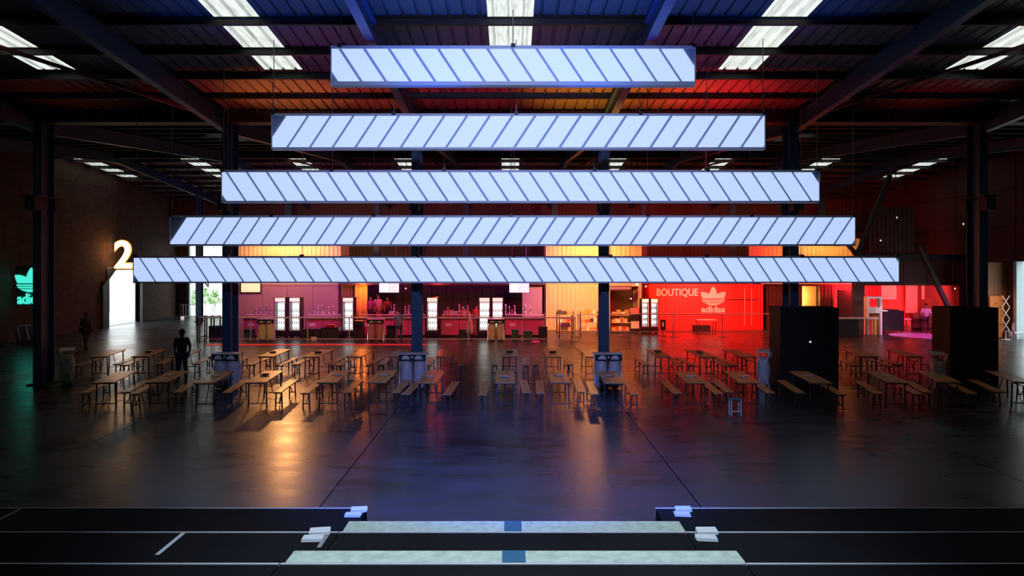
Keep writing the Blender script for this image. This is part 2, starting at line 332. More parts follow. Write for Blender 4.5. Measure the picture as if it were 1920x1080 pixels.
MB().box(XR+.02, XR+.25, RD0, RD1, RDZ, 11.6).build('wall_panel', mat('brown_cladding'), wr)
MB().box(XR+.05, XR+.28, YF, RD0, 0, 11.8).box(XR+.05, XR+.28, RD1, YB, 0, 11.8).build('wall_core', M_BLACK, wr)
MB().box(XR-.12, XR+.3, RD1-.25, RD1, 0, RDZ).build('door_frame', mat('pale_frame'), wr)
# ------------------------------------------------------------------ columns
def column(x, lab, y=24.2, dep=.7, zt=9.0, w=.29):
    o = empty('column', (x, y, 0), 0, lab, None, None, 'structure')
    MB().box(-w/2, w/2, 0, .03, 0, zt).build('flange', M_COL, o); MB().box(-w/2, w/2, dep-.03, dep, 0, zt).build('flange', M_COL, o)
    MB().box(-.012, .012, .03, dep-.03, 0, zt).build('web', M_COL, o)
    MB().box(-.3, .3, -.12, dep+.12, 0, .04).build('base_plate', M_STEEL, o)
    MB().box(-w/2-.02, w/2+.02, -.38, -.005, 5.95, 6.4).box(-w/2-.02, w/2+.02, dep+.005, dep+.38, 5.95, 6.4).box(-w/2-.14, w/2+.14, -.40, dep+.40, 6.4, 6.46).build('crane_bracket', M_STEEL, o)
    return o
cl = ['steel column at the far left before the teal neon sign', 'steel column left of the bar, lit blue at its foot', 'steel column left of the hall centre line, lit blue', 'steel column right of the hall centre line, lit blue', 'steel column rising from the left one of the black crates', 'steel column rising from the right one of the black crates']
for k, l in zip(range(-3, 3), cl): column(S*(k+.5), l)
for k in range(-4, 4): column(S*(k+.5), 'dark steel column in the far row behind the bar, %s from the left' % ORD[k+4], 51.4, .35, roofz(51.4)-.8, .42)
# wind braces of the far right bay
for a, b_, l in (((X(1662, 42), 41.6, Z(330, 42)), (X(1600, 42), 41.6, Z(480, 42)), 'dark diagonal brace falling left, above the small right container'), ((X(1580, 42), 41.7, Z(452, 42)), (X(1604, 42), 41.7, Z(482, 42)), 'short dark brace meeting the long one above the right container'), ((X(1722, 41), 41.0, Z(462, 41)), (X(1785, 41), 41.0, Z(590, 41)), 'dark diagonal brace crossing in front of the red room')):
    tag(MB().bar(a, b_, .26, .2).build('brace', M_BLACK), l, kind='structure')
# ------------------------------------------------------------------ hanging light bars
M_PANEL = mat('lit_diffuser', (.5, .5, .5), .5, emit=(.50, .645, 1.0), es=.98)
M_FRAME = mat('bar_rail', (.62, .64, .68), .5, .2); M_HOUS = mat('bar_housing', (.34, .42, .60), .5, .1)
M_CABLE = mat('steel_cable', (.2, .2, .21), .4, .8)
bars = [  # x0, x1, ytop, ybot, D, slant(+1 = \), stripe pitch px, first stripe top px, cable px
 (620, 1304, 86, 160, 16.3, 1, 46.15, 637.5, [637, 962, 1302]),
 (509, 1435, 213, 280, 18.0, -1, 42.6, 577, [511, 738, 968, 1201, 1433]),
 (415, 1537, 319, 380, 19.7, 1, 37.9, 425, [417, 622, 833, 1115, 1327, 1535]),
 (318, 1604, 404, 461, 21.2, -1, 34.7, 348, [320, 509, 701, 958, 1215, 1409, 1602]),
 (250, 1686, 480, 531, 22.8, 1, 33.0, 262, [254, 425, 565, 784, 964, 1145, 1325, 1504, 1683])]
names = ['shortest and topmost hanging light bar with back-leaning stripes', 'second light bar from the top, stripes leaning forward', 'third light bar from the top, between longer and shorter ones', 'fourth light bar from the top, stripes leaning forward', 'longest and lowest hanging light bar, over the tables']
for (x0, x1, yt, yb, D, sl, pp, fs, cabs), lab in zip(bars, names):
    a, b_ = X(x0, D), X(x1, D); zt, zb = Z(yt, D), Z(yb, D); hh = zt-zb
    o = empty('light_bar', (0, D, zb), 0, lab, 'light', 'hanging light bars stacked as a stepped pyramid')
    tf = .06 if D > 17 else .07; bf = .05 if D > 17 else .085
    MB().box(a, b_, .02, .22, 0, hh).build('housing', M_HOUS, o)
    MB().box(a, b_, -.03, .018, hh-tf, hh).build('top_rail', M_FRAME, o)
    MB().box(a, b_, -.03, .018, 0, bf).build('bottom_rail', M_FRAME, o)
    MB().box(a, a+.025, -.03, .018, bf, hh-tf).build('end_rail', M_FRAME, o); MB().box(b_-.025, b_, -.03, .018, bf, hh-tf).build('end_rail', M_FRAME, o)
    L0, L1, z0, z1 = a+.03, b_-.03, bf+.004, hh-tf-.004
    run = sl*(z1-z0)*.66; pitch = pp*D/F; g = .075; xt = X(fs, D)
    def clip(poly, xa, xb_):
        for s, lim in ((1, xa), (-1, xb_)):
            out = []
            for i in range(len(poly)):
                p, q = poly[i], poly[(i+1) % len(poly)]; dp, dq = s*(p[0]-lim), s*(q[0]-lim)
                if dp >= 0: out.append(p)
                if dp*dq < 0: t = dp/(dp-dq); out.append((p[0]+t*(q[0]-p[0]), p[1]+t*(q[1]-p[1])))
            poly = out
            if len(poly) < 3: return None
        return poly
    k = -3
    while xt+k*pitch < L1+1.2:
        tl = xt+k*pitch+g/2; tr = xt+(k+1)*pitch-g/2; k += 1
        if sl < 0 and tl < xt-pitch+g: 
            if tl+run < L0-.01 and tl < L0+.0: continue
        pl = clip([(tl, z1), (tl+run, z0), (tr+run, z0), (tr, z1)], L0, L1)
        if not pl: continue
        # the end nearest the blank corner keeps a grey wedge, as on the real bars
        if sl > 0 and tl+run > L1: continue
        if sl < 0 and min(tl, tl+run) < L0 and tl < L0: continue
        ar = abs(sum(pl[i][0]*pl[(i+1) % len(pl)][1]-pl[(i+1) % len(pl)][0]*pl[i][1] for i in range(len(pl))))/2
        if ar < .02: continue
        MB().prism(pl, -.012, .019).build('light_panel', M_PANEL, o)
    for cx in cabs:
        xx = X(cx, D); zr = roofz(D+.1)-zb+.03
        MB().tube((xx, .1, hh), (xx, .1, zr), .011, k=6).build('cable', M_CABLE, o)
        MB().box(xx-.05, xx+.05, -.04, .15, hh-.04, hh+.05).build('shackle', M_BLK2, o)
# ------------------------------------------------------------------ the stand in the foreground
def tier(nm, zt, y0, y1, lab, parts):
    o = empty(nm, (0, 0, 0), 0, lab, 'seating tier', 'tiers of the seating stand')
    for (xa, xb_) in parts:
        MB().box(xa, xb_, y0, y1-.012, zt-.12, zt).build('deck_board', M_TIER, o)
        MB().box(xa, xb_, y1-.011, y1+.008, zt-.10, zt+.006).build('edge_profile', M_ALU, o)
        MB().box(xa, xb_, y1-.05, y1-.013, 0, zt-.12).build('riser', M_TIER, o)
    return o
tier('seating_tier', 2.16, 1.2, 4.6, 'black stand tier at the bottom edge with its metal nosing', [(-9, -1.50), (-1.49, 1.52), (1.53, 9)])
tier('seating_tier', 1.77, 4.62, 6.18, 'black middle stand tier carrying white tape and two leaflet piles', [(-9, -1.50), (-1.49, 1.52), (1.53, 9)])
tier('seating_tier', 1.38, 6.2, 7.93, 'lowest black stand tier, split by the centre aisle', [(-9, -1.60), (1.62, 9)])
for yy, z, l in ((4.615, 2.165, 'nearer pale grey carpeted aisle step with blue tape'), (6.195, 1.775, 'farther pale grey carpeted aisle step with blue tape')):
    dd = .19 if z > 2 else .245
    o = empty('aisle_step', (0, yy, 0), 0, l, 'step', 'carpeted aisle steps')
    MB().box(-1.465, 1.53, 0, dd, z-.04, z).build('tread', M_STRIP, o)
    MB().box(-1.45, 1.51, .01, dd-.02, z-.35, z-.041).build('riser_board', M_TIER, o)
    MB().box(-.055, .10, 0.001, dd-.002, z, z+.003).build('tape_strip', M_BLUEP, o)
for xx, y0, y1, z, c, l in ((-2.84, 5.70, 6.16, 1.771, M_PAPER, 'bright white tape strip on the middle stand tier'), (-5.46, 7.5, 7.9, 1.381, mat('dull_tape', (.3, .3, .32)), 'dull tape strip on the lowest tier at far left'), (-1.58, 5.85, 6.15, 1.771, mat('dull_tape'), 'dull short tape strip beside the farther aisle step')):
    tag(MB().box(xx-.018, xx+.018, y0, y1, z, z+.003).build('tape_strip', c), l, 'tape')
def leaflets(px, py, z, sc, rz, l):
    D = F*(H-z)/(py-HY)
    o = empty('leaflet_pile', (X(px, D), D, z), rz, l, 'paper', 'white leaflet piles on the stand')
    for k, (yy, tilt) in enumerate(((-.06, .0), (.08, .12))):
        q = MB()
        for i in range(5):
            dx = random.uniform(-.006, .006); q.box(-.085*sc+dx, .085*sc+dx, -.05+i*.002, .045+i*.002, i*.005, i*.005+.004)
        p = q.build('leaflet_stack', M_PAPER, o, (0.01*k*3, yy, .004+.008*k)); p.rotation_euler = (tilt, 0, .12*k)
leaflets(590, 1008, 1.772, 1, .05, 'white leaflet pile left of the aisle on the middle tier')
leaflets(665, 964, 1.382, 1, 0, 'white leaflet pile left of the aisle on the lowest tier')
leaflets(1322, 1007, 1.772, 1, -.1, 'white leaflet pile right of the aisle on the middle tier')
leaflets(1278, 963, 1.382, 1, -.1, 'white leaflet pile right of the aisle on the lowest tier')
# ------------------------------------------------------------------ beer tables and benches
def make_set(nm, L, w, h, cat):
    o = empty(nm, (0, 0, 0), 0, nm, cat)
    n = 3 if w > .4 else 2
    for i in range(n):
        MB().box(-w/2+i*w/n+.003, -w/2+(i+1)*w/n-.003, -L/2, L/2, h-.03, h).build('plank', M_TABLE, o)
    MB().box(-w/2+.02, w/2-.02, -L/2+.05, -L/2+.09, h-.06, h-.031).build('under_rail', M_LEG, o); MB().box(-w/2+.02, w/2-.02, L/2-.09, L/2-.05, h-.06, h-.031).build('under_rail', M_LEG, o)
    for sy in (-1, 1):
        y = sy*(L/2-.22)
        for sx in (-1, 1): MB().bar((sx*(w/2-.05), y, h-.04), (sx*(w/2-.03), y, 0), .035).build('leg', M_LEG, o)
        MB().bar((-(w/2-.04), y, .12), (w/2-.04, y, .12), .025).build('crossbar', M_LEG, o)
        MB().bar((0, y, .12), (0, y-sy*.42, h-.05), .02).build('brace', M_LEG, o)
    return o
t0 = make_set('beer_table', 2.2, .58, .77, 'table'); b0 = make_set('beer_bench', 2.2, .25, .47, 'bench')
used = {'t': False, 'b': False}
def place(proto, key, x, y, rz, label, group, nm):
    o = proto if not used[key] else copy_tree(proto)
    used[key] = True; o.location = (x, y, 0); o.rotation_euler.z = rz; o['label'] = label; o['group'] = group; return o
copy_tree_names = (KIDS.setdefault(t0.name, list(t0.children)), KIDS.setdefault(b0.name, list(b0.children)))
front = [(194, 240), (292, 335), (383, 422), (478, 513), (612, 640), (705, 727), (800, 818), (947, 947), (1051, 1044), (1151, 1138), (1306, 1281), (1405, 1376), (1540, 1497), (1683, 1640), (1785, 1738), (1925, 1868)]
back = [(185, 222), (262, 295), (335, 364), (405, 430), (497, 531), (583, 613), (664, 690), (742, 760), (832, 838), (955, 956), (1038, 1033), (1112, 1102), (1243, 1225), (1327, 1298), (1406, 1368), (1632, 1597), (1716, 1675), (1830, 1784)]
benches = []; centres = []
def row(lst, dn, df, rname):
    for i, (a, b_) in enumerate(lst):
        xa, xb_ = X(a, dn), X(b_, df); cx, cy = (xa+xb_)/2, (dn+df)/2+random.uniform(-.08, .08); rz = -math.atan2(xb_-xa, df-dn)
        rz *= 1.0
        ln = ORD[i]
        place(t0, 't', cx, cy, rz, 'long wooden beer table, %s from the left in the %s row' % (ln, rname), 'beer tables in the %s row' % rname, 'beer_table')
        centres.append((cx, cy, rz, rname, i))
        for s in (-1, 1):
            off = .56+random.uniform(-.03, .08); dy = random.uniform(-.2, .2)
            bx, by = cx+s*off*cos(rz)-dy*sin(rz), cy+s*off*sin(rz)+dy*cos(rz)
            if any(abs(bx-q[0]) < .33 and abs(by-q[1]) < 1 for q in benches): continue
            benches.append((bx, by))
            place(b0, 'b', bx, by, rz+random.uniform(-.03, .03), 'wooden bench %s the %s beer table from the left, %s row' % ('left of' if s < 0 else 'right of', ln, rname), 'beer benches in the %s row' % rname, 'beer_bench')
row(front, 20.15, 22.3, 'front'); row(back, 25.9, 28.0, 'back')
M_DISH = mat('dark_dish', (.02, .03, .06), .3)
def litter(cx, cy, rz, rname, i, paper):
    loc = (cx+random.uniform(-.05, .05), cy+random.uniform(-.1, .15), .772)
    if paper:
        o = empty('flyer_pile', loc, random.uniform(-.5, .5), 'white flyers fanned on the %s beer table from the left, %s row' % (ORD[i], rname), 'paper', 'flyers on the beer tables')
        for k in range(3):
            p = MB().box(-.10, .10, -.07, .07, 0, .004).build('flyer', M_PAPER, o, (random.uniform(-.05, .05), random.uniform(-.04, .04), .005+k*.007), random.uniform(-.6, .6))
        MB().box(-.15, .15, -.10, .10, 0, .004).build('folder', M_DISH, o)
    else:
        tag(MB().lathe([(.05, 0), (.13, .02), (.15, .05), (.135, .05), (.11, .025), (.02, .02)], k=14).build('ashtray', M_DISH, None, loc), 'dark round dish on the %s beer table from the left, %s row' % (ORD[i], rname), 'dish', 'dishes on the beer tables')
for (cx, cy, rz, rn, i) in centres:
    if rn == 'front' and i not in (0, 15): litter(cx, cy, rz, rn, i, i not in (3,))
    elif rn == 'back' and i in (1, 4, 5, 9, 10, 12, 13): litter(cx, cy, rz, rn, i, False)
# pale folding stool under the twelfth table
o = empty('folding_stool', (X(1376, 19.5), 19.4, 0), 0, 'small white-legged folding stool in front of the tables', 'stool')
MB().box(-.16, .16, -.12, .12, .42, .45).build('seat', M_BLUEP, o)
for sx in (-1, 1):
    for sy in (-1, 1): MB().bar((sx*.13, sy*.1, .42), (sx*.13, sy*.1, 0), .03).build('leg', M_WHITE, o)
MB().bar((-.13, -.1, .12), (.13, -.1, .12), .025).build('stretcher', M_WHITE, o)
# ------------------------------------------------------------------ waste stations at the columns and by the bar
def ring(b, cx, cz, r, t, y0, y1, k=12, a0=0, a1=pi):
    for i in range(k):
        p, q = a0+(a1-a0)*i/k, a0+(a1-a0)*(i+1)/k
        b.prism([(cx+r*cos(p), cz+r*sin(p)), (cx+r*cos(q), cz+r*sin(q)), (cx+(r-t)*cos(q), cz+(r-t)*sin(q)), (cx+(r-t)*cos(p), cz+(r-t)*sin(p))], y0, y1)
def bag_mb(cx, w):
    b = MB(); pr = []
    prof = [(.40, .95), (.46, .85), (.50, .6), (.49, .35), (.46, .12), (.30, .02)]; n = len(b.v); k = 14
    for (r, z) in prof:
        for i in range(k):
            t = 2*pi*i/k; rr = r*(1+.10*sin(5*t+z*9)+random.uniform(-.04, .04)); b.v.append((cx+rr*w*cos(t), rr*.42*sin(t), z))
    for j in range(len(prof)-1):
        for i in range(k): b.f.append((j*k+i, (j+1)*k+i, (j+1)*k+(i+1) % k, j*k+(i+1) % k))
    b.f.append(tuple(range(k))); b.f.append(tuple((len(prof)-1)*k+i for i in range(k-1, -1, -1))); return b
def station(loc, rz, lab, bag=None, grp='waste stations at the columns'):
    o = empty('waste_station', loc, rz, lab, 'waste bin', grp)
    MB().box(-.46, .46, -.22, .22, 1.16, 1.19).build('top_tray', M_WHITE, o)
    f = MB(); f.box(-.44, .44, -.23, -.20, .96, 1.16); fo = f.build('fascia', M_BLK2, o)
    for s in (-1, 1):
        q = MB(); ring(q, s*.21, 1.0, .13, .13, -.245, -.231); q.build('half_round_flap', M_WHITE, fo)
    MB().tube((0, -.232, 1.07), (0, -.25, 1.07), .035, k=12).build('round_badge', M_WHITE, fo)
    for s in (-1, 1):
        bag_mb(s*.22, .42).build('bin_bag', bag or M_BAG, o, smooth=True)
    for s in (-1, 1):
        MB().bar((s*.44, -.2, 1.15), (s*.44, .2, 0), .03).build('leg', M_ALU, o); MB().bar((s*.44, .2, 1.15), (s*.44, -.2, 0), .03).build('leg', M_ALU, o)
    return o
M_BAGG = mat('green_white_bag', (.25, .42, .28), .5, 0, .5, 5)
station((-3.23, 23.55, 0), 0, 'waste station with grey bags at the blue column left of centre')
station((3.23, 23.55, 0), 0, 'waste station with grey bags at the blue column right of centre')
station((-9.4, 23.55, 0), 0, 'waste station with grey bags at the column left of the bar')
station((X(1436, 24.0), 24.2, 0), R(68), 'side-on waste station against the left black crate, crossed legs showing')
station((14.15, 23.5, 0), R(68), 'side-on waste station against the right black crate, crossed legs showing')
station((X(116, 24.3), 24.6, 0), R(-60), 'waste station with a green and white bag, at the far left column', M_BAGG)
M_CREAM = mat('cream_sack', (.62, .55, .42), .7, 0, .25, 8)
for px, l, m in ((500, 'waste station with cream sacks before the bar, left of the first fridge', M_CREAM), (705, 'waste station with pink-lit sacks before the bar, left of the blue-shirted customer', mat('pink_lit_sack', (.62, .22, .32), .6)), (930, 'waste station with cream sacks before the last pair of bar fridges', M_CREAM)):  # pink sack colour stands for the pink light on it
    station((X(px, 38.4), 38.4, 0), 0, l, m, 'waste stations before the bar')
# ------------------------------------------------------------------ black crates round the right columns
for (x0, x1, l) in ((9.12, 11.1, 'tall black crate boxing in a column, small white lamp on its face'), (14.85, 16.5, 'tall black crate boxing in the rightmost column')):
    o = empty('black_crate', (0, 24.0, 0), 0, l, 'crate', 'tall black crates around columns')
    for y0 in (0, .96): MB().box(x0, x1, y0, y0+.03, 0, 2.66).build('side_panel', M_BLACK, o)
    for xx in (x0, x1-.03): MB().box(xx, xx+.03, .032, .958, 0, 2.66).build('side_panel', M_BLACK, o)
    for xx in (x0, x1-.06): MB().box(xx, xx+.06, -.02, -.001, 0, 2.66).build('edge_batten', M_BLK2, o)
    MB().box(x0+.06, x1-.06, -.02, -.001, 2.6, 2.66).build('edge_batten', M_BLK2, o)
    MB().box(x0+.03, x1-.03, .03, .16, 2.55, 2.6).build('top_ledge', M_BLACK, o)
    if x0 < 10: MB().tube((X(1519, 24), -.001, Z(641, 24)), (X(1519, 24), -.03, Z(641, 24)), .035, k=10).build('indicator_lamp', mat('small_lamp', (.5, .5, .5), emit=(.6, .7, .9), es=.8), o)
# ------------------------------------------------------------------ shipping containers
def container(x0, x1, y0, z0, m, lab, dep=2.4, hgt=2.88, openings=(), mr=None, grp=None, inside=None):
    o = empty('shipping_container', (0, y0, z0), 0, lab, 'container', grp); mr = mr or m
    segs_ = []; c = x0+.12
    for (a, b_) in list(openings)+[(x1-.12, None)]:
        if a-c > .05: segs_.append((c, a))
        c = b_
    for (a, b_) in segs_: corr_wall(a, b_, .16, hgt-.12, .05, .275, .045, m, o, 'corrugated_side')
    for x in (x0, x1-.12):
        MB().box(x, x+.12, 0, .12, 0, hgt).build('corner_post', mr, o); MB().box(x, x+.12, dep-.12, dep, 0, hgt).build('corner_post', mr, o)
    MB().box(x0+.12, x1-.12, 0, .08, hgt-.12, hgt).build('top_rail', mr, o); MB().box(x0+.12, x1-.12, 0, .08, 0, .16).build('bottom_rail', mr, o)
    MB().box(x0, x1, .08, dep, hgt-.04, hgt-.01).build('container_roof', mr, o)
    MB().box(x0+.02, x0+.05, .12, dep-.12, .1, hgt-.04).build('end_wall', mr, o); MB().box(x1-.05, x1-.02, .12, dep-.12, .1, hgt-.04).build('end_wall', mr, o)
    MB().box(x0+.05, x1-.05, dep-.1, dep-.07, .1, hgt-.04).build('rear_wall', inside or mr, o)
    MB().box(x0+.05, x1-.05, .12, dep-.1, .08, .12).build('container_floor', mat('container_ply', (.2, .12, .06)), o)
    for (a, b_) in openings:
        for x in (a-.05, b_): MB().box(x, x+.05, .0, .1, .16, hgt-.12).build('door_jamb', mr, o)
    return o
M_CB = mat('cream_container_paint', (.72, .58, .36), .55, 0, .12, 2)
M_CP = mat('mauve_container_paint', (.30, .16, .27), .5, 0, .12, 2)
M_CR = mat('red_container_paint', (.75, .06, .05), .5, 0, .1, 2)
M_CD = mat('dark_container_paint', (.07, .03, .03), .6)
container(-17.3, -10.75, 44.9, 2.9, M_CB, 'cream upper container at left above the mauve one, floodlit', grp='containers stacked behind the bar')
container(2.25, 8.3, 44.9, 2.9, M_CB, 'cream upper container right of the centre, above the goods shelves', grp='containers stacked behind the bar')
container(15.9, 22.1, 44.9, 2.9, M_CB, 'cream upper container at right, above the lit doorway', grp='containers stacked behind the bar')
container(2.25, 8.3, 44.9, 0, M_CB, 'cream ground container with an open brown doorway half', openings=[(6.3, 8.1)], inside=mat('brown_inside', (.22, .09, .06)), grp='containers on the floor')
o = empty('shipping_container', (0, 44.9, 0), 0, 'mauve flat-sided ground container behind the left of the bar', 'container', 'containers on the floor')
for i in range(4):
    a = -17.3+i*1.6; MB().box(a+.01, a+1.59, .02, .06, .14, 2.78).build('wall_board', M_CP, o)
MB().box(-17.3, -10.85, 0, .08, 2.79, 2.88).build('top_rail', M_CP, o); MB().box(-17.3, -10.85, 0, .08, 0, .13).build('bottom_rail', M_CP, o)
MB().box(-17.3, -10.85, .08, 2.4, 2.82, 2.87).build('container_roof', M_CP, o); MB().box(-17.3, -17.24, .08, 2.4, 0, 2.8).build('end_wall', M_CP, o); MB().box(-10.9, -10.85, .08, 2.4, 0, 2.8).build('end_wall', M_CP, o)
MB().box(-17.2, -10.95, 2.3, 2.36, 0, 2.8).build('rear_wall', M_CP, o)
rc = container(8.85, 16.0, 44.9, 0, M_CR, 'bright red shop container with white lettering and leaf emblem', grp='containers on the floor')
for x in (X(1396, 44.9), X(1409, 44.9)):
    MB().tube((x, -.04, .3), (x, -.04, 2.6), .022, k=6).build('locking_bar', M_WHITE, rc)
MB().box(X(1362, 44.9), X(1420, 44.9), -.03, .0, 1.9, 1.95).build('door_strap', M_CD, rc)
container(16.3, 20.6, 45.2, 0, M_CD, 'dark ground container with a warmly lit doorway', openings=[(X(1504, 45.2), X(1537, 45.2))], inside=mat('warm_plaster', (.8, .6, .35)), grp='containers on the floor')
# lettering and emblem on the red container
def text(s, size, x, y, z, m, nm, lab=None, cat=None, parent=None, bold=.0, ext=.02, sx=1, fit=None):
    c = bpy.data.curves.new(nm, 'FONT'); c.body = s; c.size = size; c.extrude = ext; c.offset = bold; c.align_x = 'CENTER'; c.materials.append(m)
    o = bpy.data.objects.new(nm, c); C.objects.link(o); o.rotation_euler = (pi/2, 0, 0); o.location = (x, y, z); o.scale = (sx, 1, 1)
    if parent: o.parent = parent
    if fit:
        bpy.context.view_layer.update(); o.scale = (fit/max(.01, o.dimensions.x), 1, 1)
    bpy.context.view_layer.update(); me = bpy.data.meshes.new_from_object(o.evaluated_get(bpy.context.evaluated_depsgraph_get()))
    o2 = bpy.data.objects.new(nm, me); C.objects.link(o2); o2.rotation_euler = o.rotation_euler; o2.location = o.location; o2.scale = o.scale
    if parent: o2.parent = parent
    bpy.data.objects.remove(o); o2.name = nm
    return tag(o2, lab, cat)
def trefoil(h):
    """leaf emblem, centred at x=0, from z=0 to z=h, stripes cut from its lower half"""
    leaves = [((0, .02), (0, 1.0), .205), ((.16, -.02), (-.66, .70), .235), ((-.16, -.02), (.66, .70), .235)]
    def inside(x, z):
        for (a, b_, w) in leaves:
            ax = Vector(b_)-Vector(a); L = ax.length; d = ax/L; p = Vector((x, z))-Vector(a); t = p.dot(d)/L
            if 0 <= t <= 1 and abs(p.x*d.y-p.y*d.x) < w*(sin(pi*t)**.75 if 0 < t < 1 else 0): return True
        return x*x/.36+(z-.32)**2/.10 < 1 and z < .34
    b = MB(); n = 64
    for r in range(n):
        z0 = r/n; zc = z0+.5/n
        if any(lo < zc < lo+.035 for lo in (.12, .22, .32)): continue
        st = None
        for i in range(-48, 50):
            ins = inside(i/64, zc)
            if ins and st is None: st = i/64
            if not ins and st is not None: b.box((st-.008)*h, (i/64-.008)*h, -.02, .02, z0*h, (z0+1/n)*h); st = None
    return b
M_LET = mat('cream_lettering', (.85, .78, .72), .5)
def frontal(px, D): return X(px, D)
text('BOUTIQUE', .64, X(1269.5, 44.9), -.02, Z(554.5, 44.9), M_LET, 'lettering', parent=rc, bold=.016, fit=2.63)
t = trefoil(1.2).build('leaf_emblem', M_LET, rc, (X(1337, 44.9), -.03, Z(572.5, 44.9)))
text('adidas', .56, X(1337, 44.9), -.02, Z(585.5, 44.9), M_LET, 'lettering', parent=rc, bold=.018, fit=1.5)
# ------------------------------------------------------------------ bar
M_BARF = mat('bar_front_panel', (.50, .10, .20), .45, 0, .15, 2)
M_BART = mat('bar_top', (.75, .55, .55), .35)
M_PLAQ = mat('pale_plaque', (.75, .6, .68), .5)
barx = [(-15.2, -13.4), (-11.7, -9.6), (-8.7, -4.85), (-3.95, -1.9), (-.3, 1.95)]
for i, (a, b_) in enumerate(barx):
    o = empty('bar_counter', (0, 40.3, 0), 0, 'magenta fronted bar counter module, %s from the left' % ORD[i], 'bar counter', 'bar counter modules')
    MB().box(a, b_, 0, .75, 1.06, 1.12).build('counter_top', M_BART, o)
    n = max(1, round((b_-a)/.9)); w = (b_-a)/n
    for k in range(n):
        f = MB().box(a+k*w+.01, a+(k+1)*w-.01, .08, .12, .12, 1.05).build('front_panel', M_BARF, o)
        if k % 2 == 0: MB().box(a+k*w+.25, a+k*w+.25+.35, .07, .079, .62, .80).build('plaque', M_PLAQ, f)
    MB().box(a, b_, .14, .7, 0, .11).build('plinth', M_BLACK, o)
    MB().box(a+.02, b_-.02, .60, .64, .12, 1.05).build('back_panel', M_BLACK, o)
    MB().box(a, b_, .35, .75, 1.22, 1.26).build('drip_shelf', M_BART, o)
    for x in (a+.05, b_-.08): MB().box(x, x+.03, .5, .55, 1.12, 1.22).build('shelf_bracket', M_CHROME, o)
dp = MB()
# back drape / rear of the bar
o = empty('bar_backdrop', (0, 47.5, 0), 0, 'black drape closing off the back of the bar', 'curtain')
n = 26; w = (2.1+10.7)/n
for i in range(n): MB().box(-10.7+i*w, -10.7+(i+1)*w-.02, (i % 2)*.06, (i % 2)*.06+.04, 0, 4.0).build('drape_fold', mat('black_drape', (.03, .015, .03), .9), o)
MB().box(-10.7, 2.2, -.05, .15, 4.0, 4.1).build('drape_rail', M_BLACK, o)
o = empty('bar_fascia_beam', (0, 44.0, 2.86), 0, 'dark beam over the bar opening', 'beam'); MB().box(-10.7, 2.2, 0, .25, 0, .22).build('beam_web', M_CD, o); MB().box(-10.7, 2.2, -.04, .29, .22, .26).build('beam_flange', M_CD, o)
o = empty('orange_curtain', (X(678, 44.4), 44.4, 0), 0, 'bright orange curtain beside the two bar workers', 'curtain')
for i in range(5): MB().tube((-.34+i*.16, (i % 2)*.04, .02), (-.34+i*.16, (i % 2)*.04, 2.85), .085, k=8).build('curtain_fold', mat('orange_cloth', (.85, .42, .08), .8), o, smooth=True)
o = empty('brown_screen', (X(652, 44.8), 44.8, 0), 0, 'brown corrugated screen between mauve container and orange curtain', 'screen')
corr_wall(-.42, .40, 0, 2.85, 0, .2, .04, mat('brown_sheet', (.16, .07, .05)), o, 'corrugated_side'); MB().box(-.44, .42, .01, .06, 2.8, 2.88).build('top_rail', M_CD, o)
o = empty('mauve_door', (X(998, 44.6), 44.6, 0), 0, 'tall violet-lit panelled door right of the bar interior', 'door')
MB().box(-.62, .62, 0, .05, 0, 2.72).build('door_leaf', mat('violet_door_paint', (.40, .26, .46)), o)
for z0 in (.1, 1.0, 1.9): MB().box(-.5, .5, -.015, -.001, z0, z0+.75).build('raised_panel', mat('violet_door_paint'), o)
MB().tube((.5, -.03, 1.05), (.5, -.06, 1.05), .03).build('door_knob', M_CHROME, o)
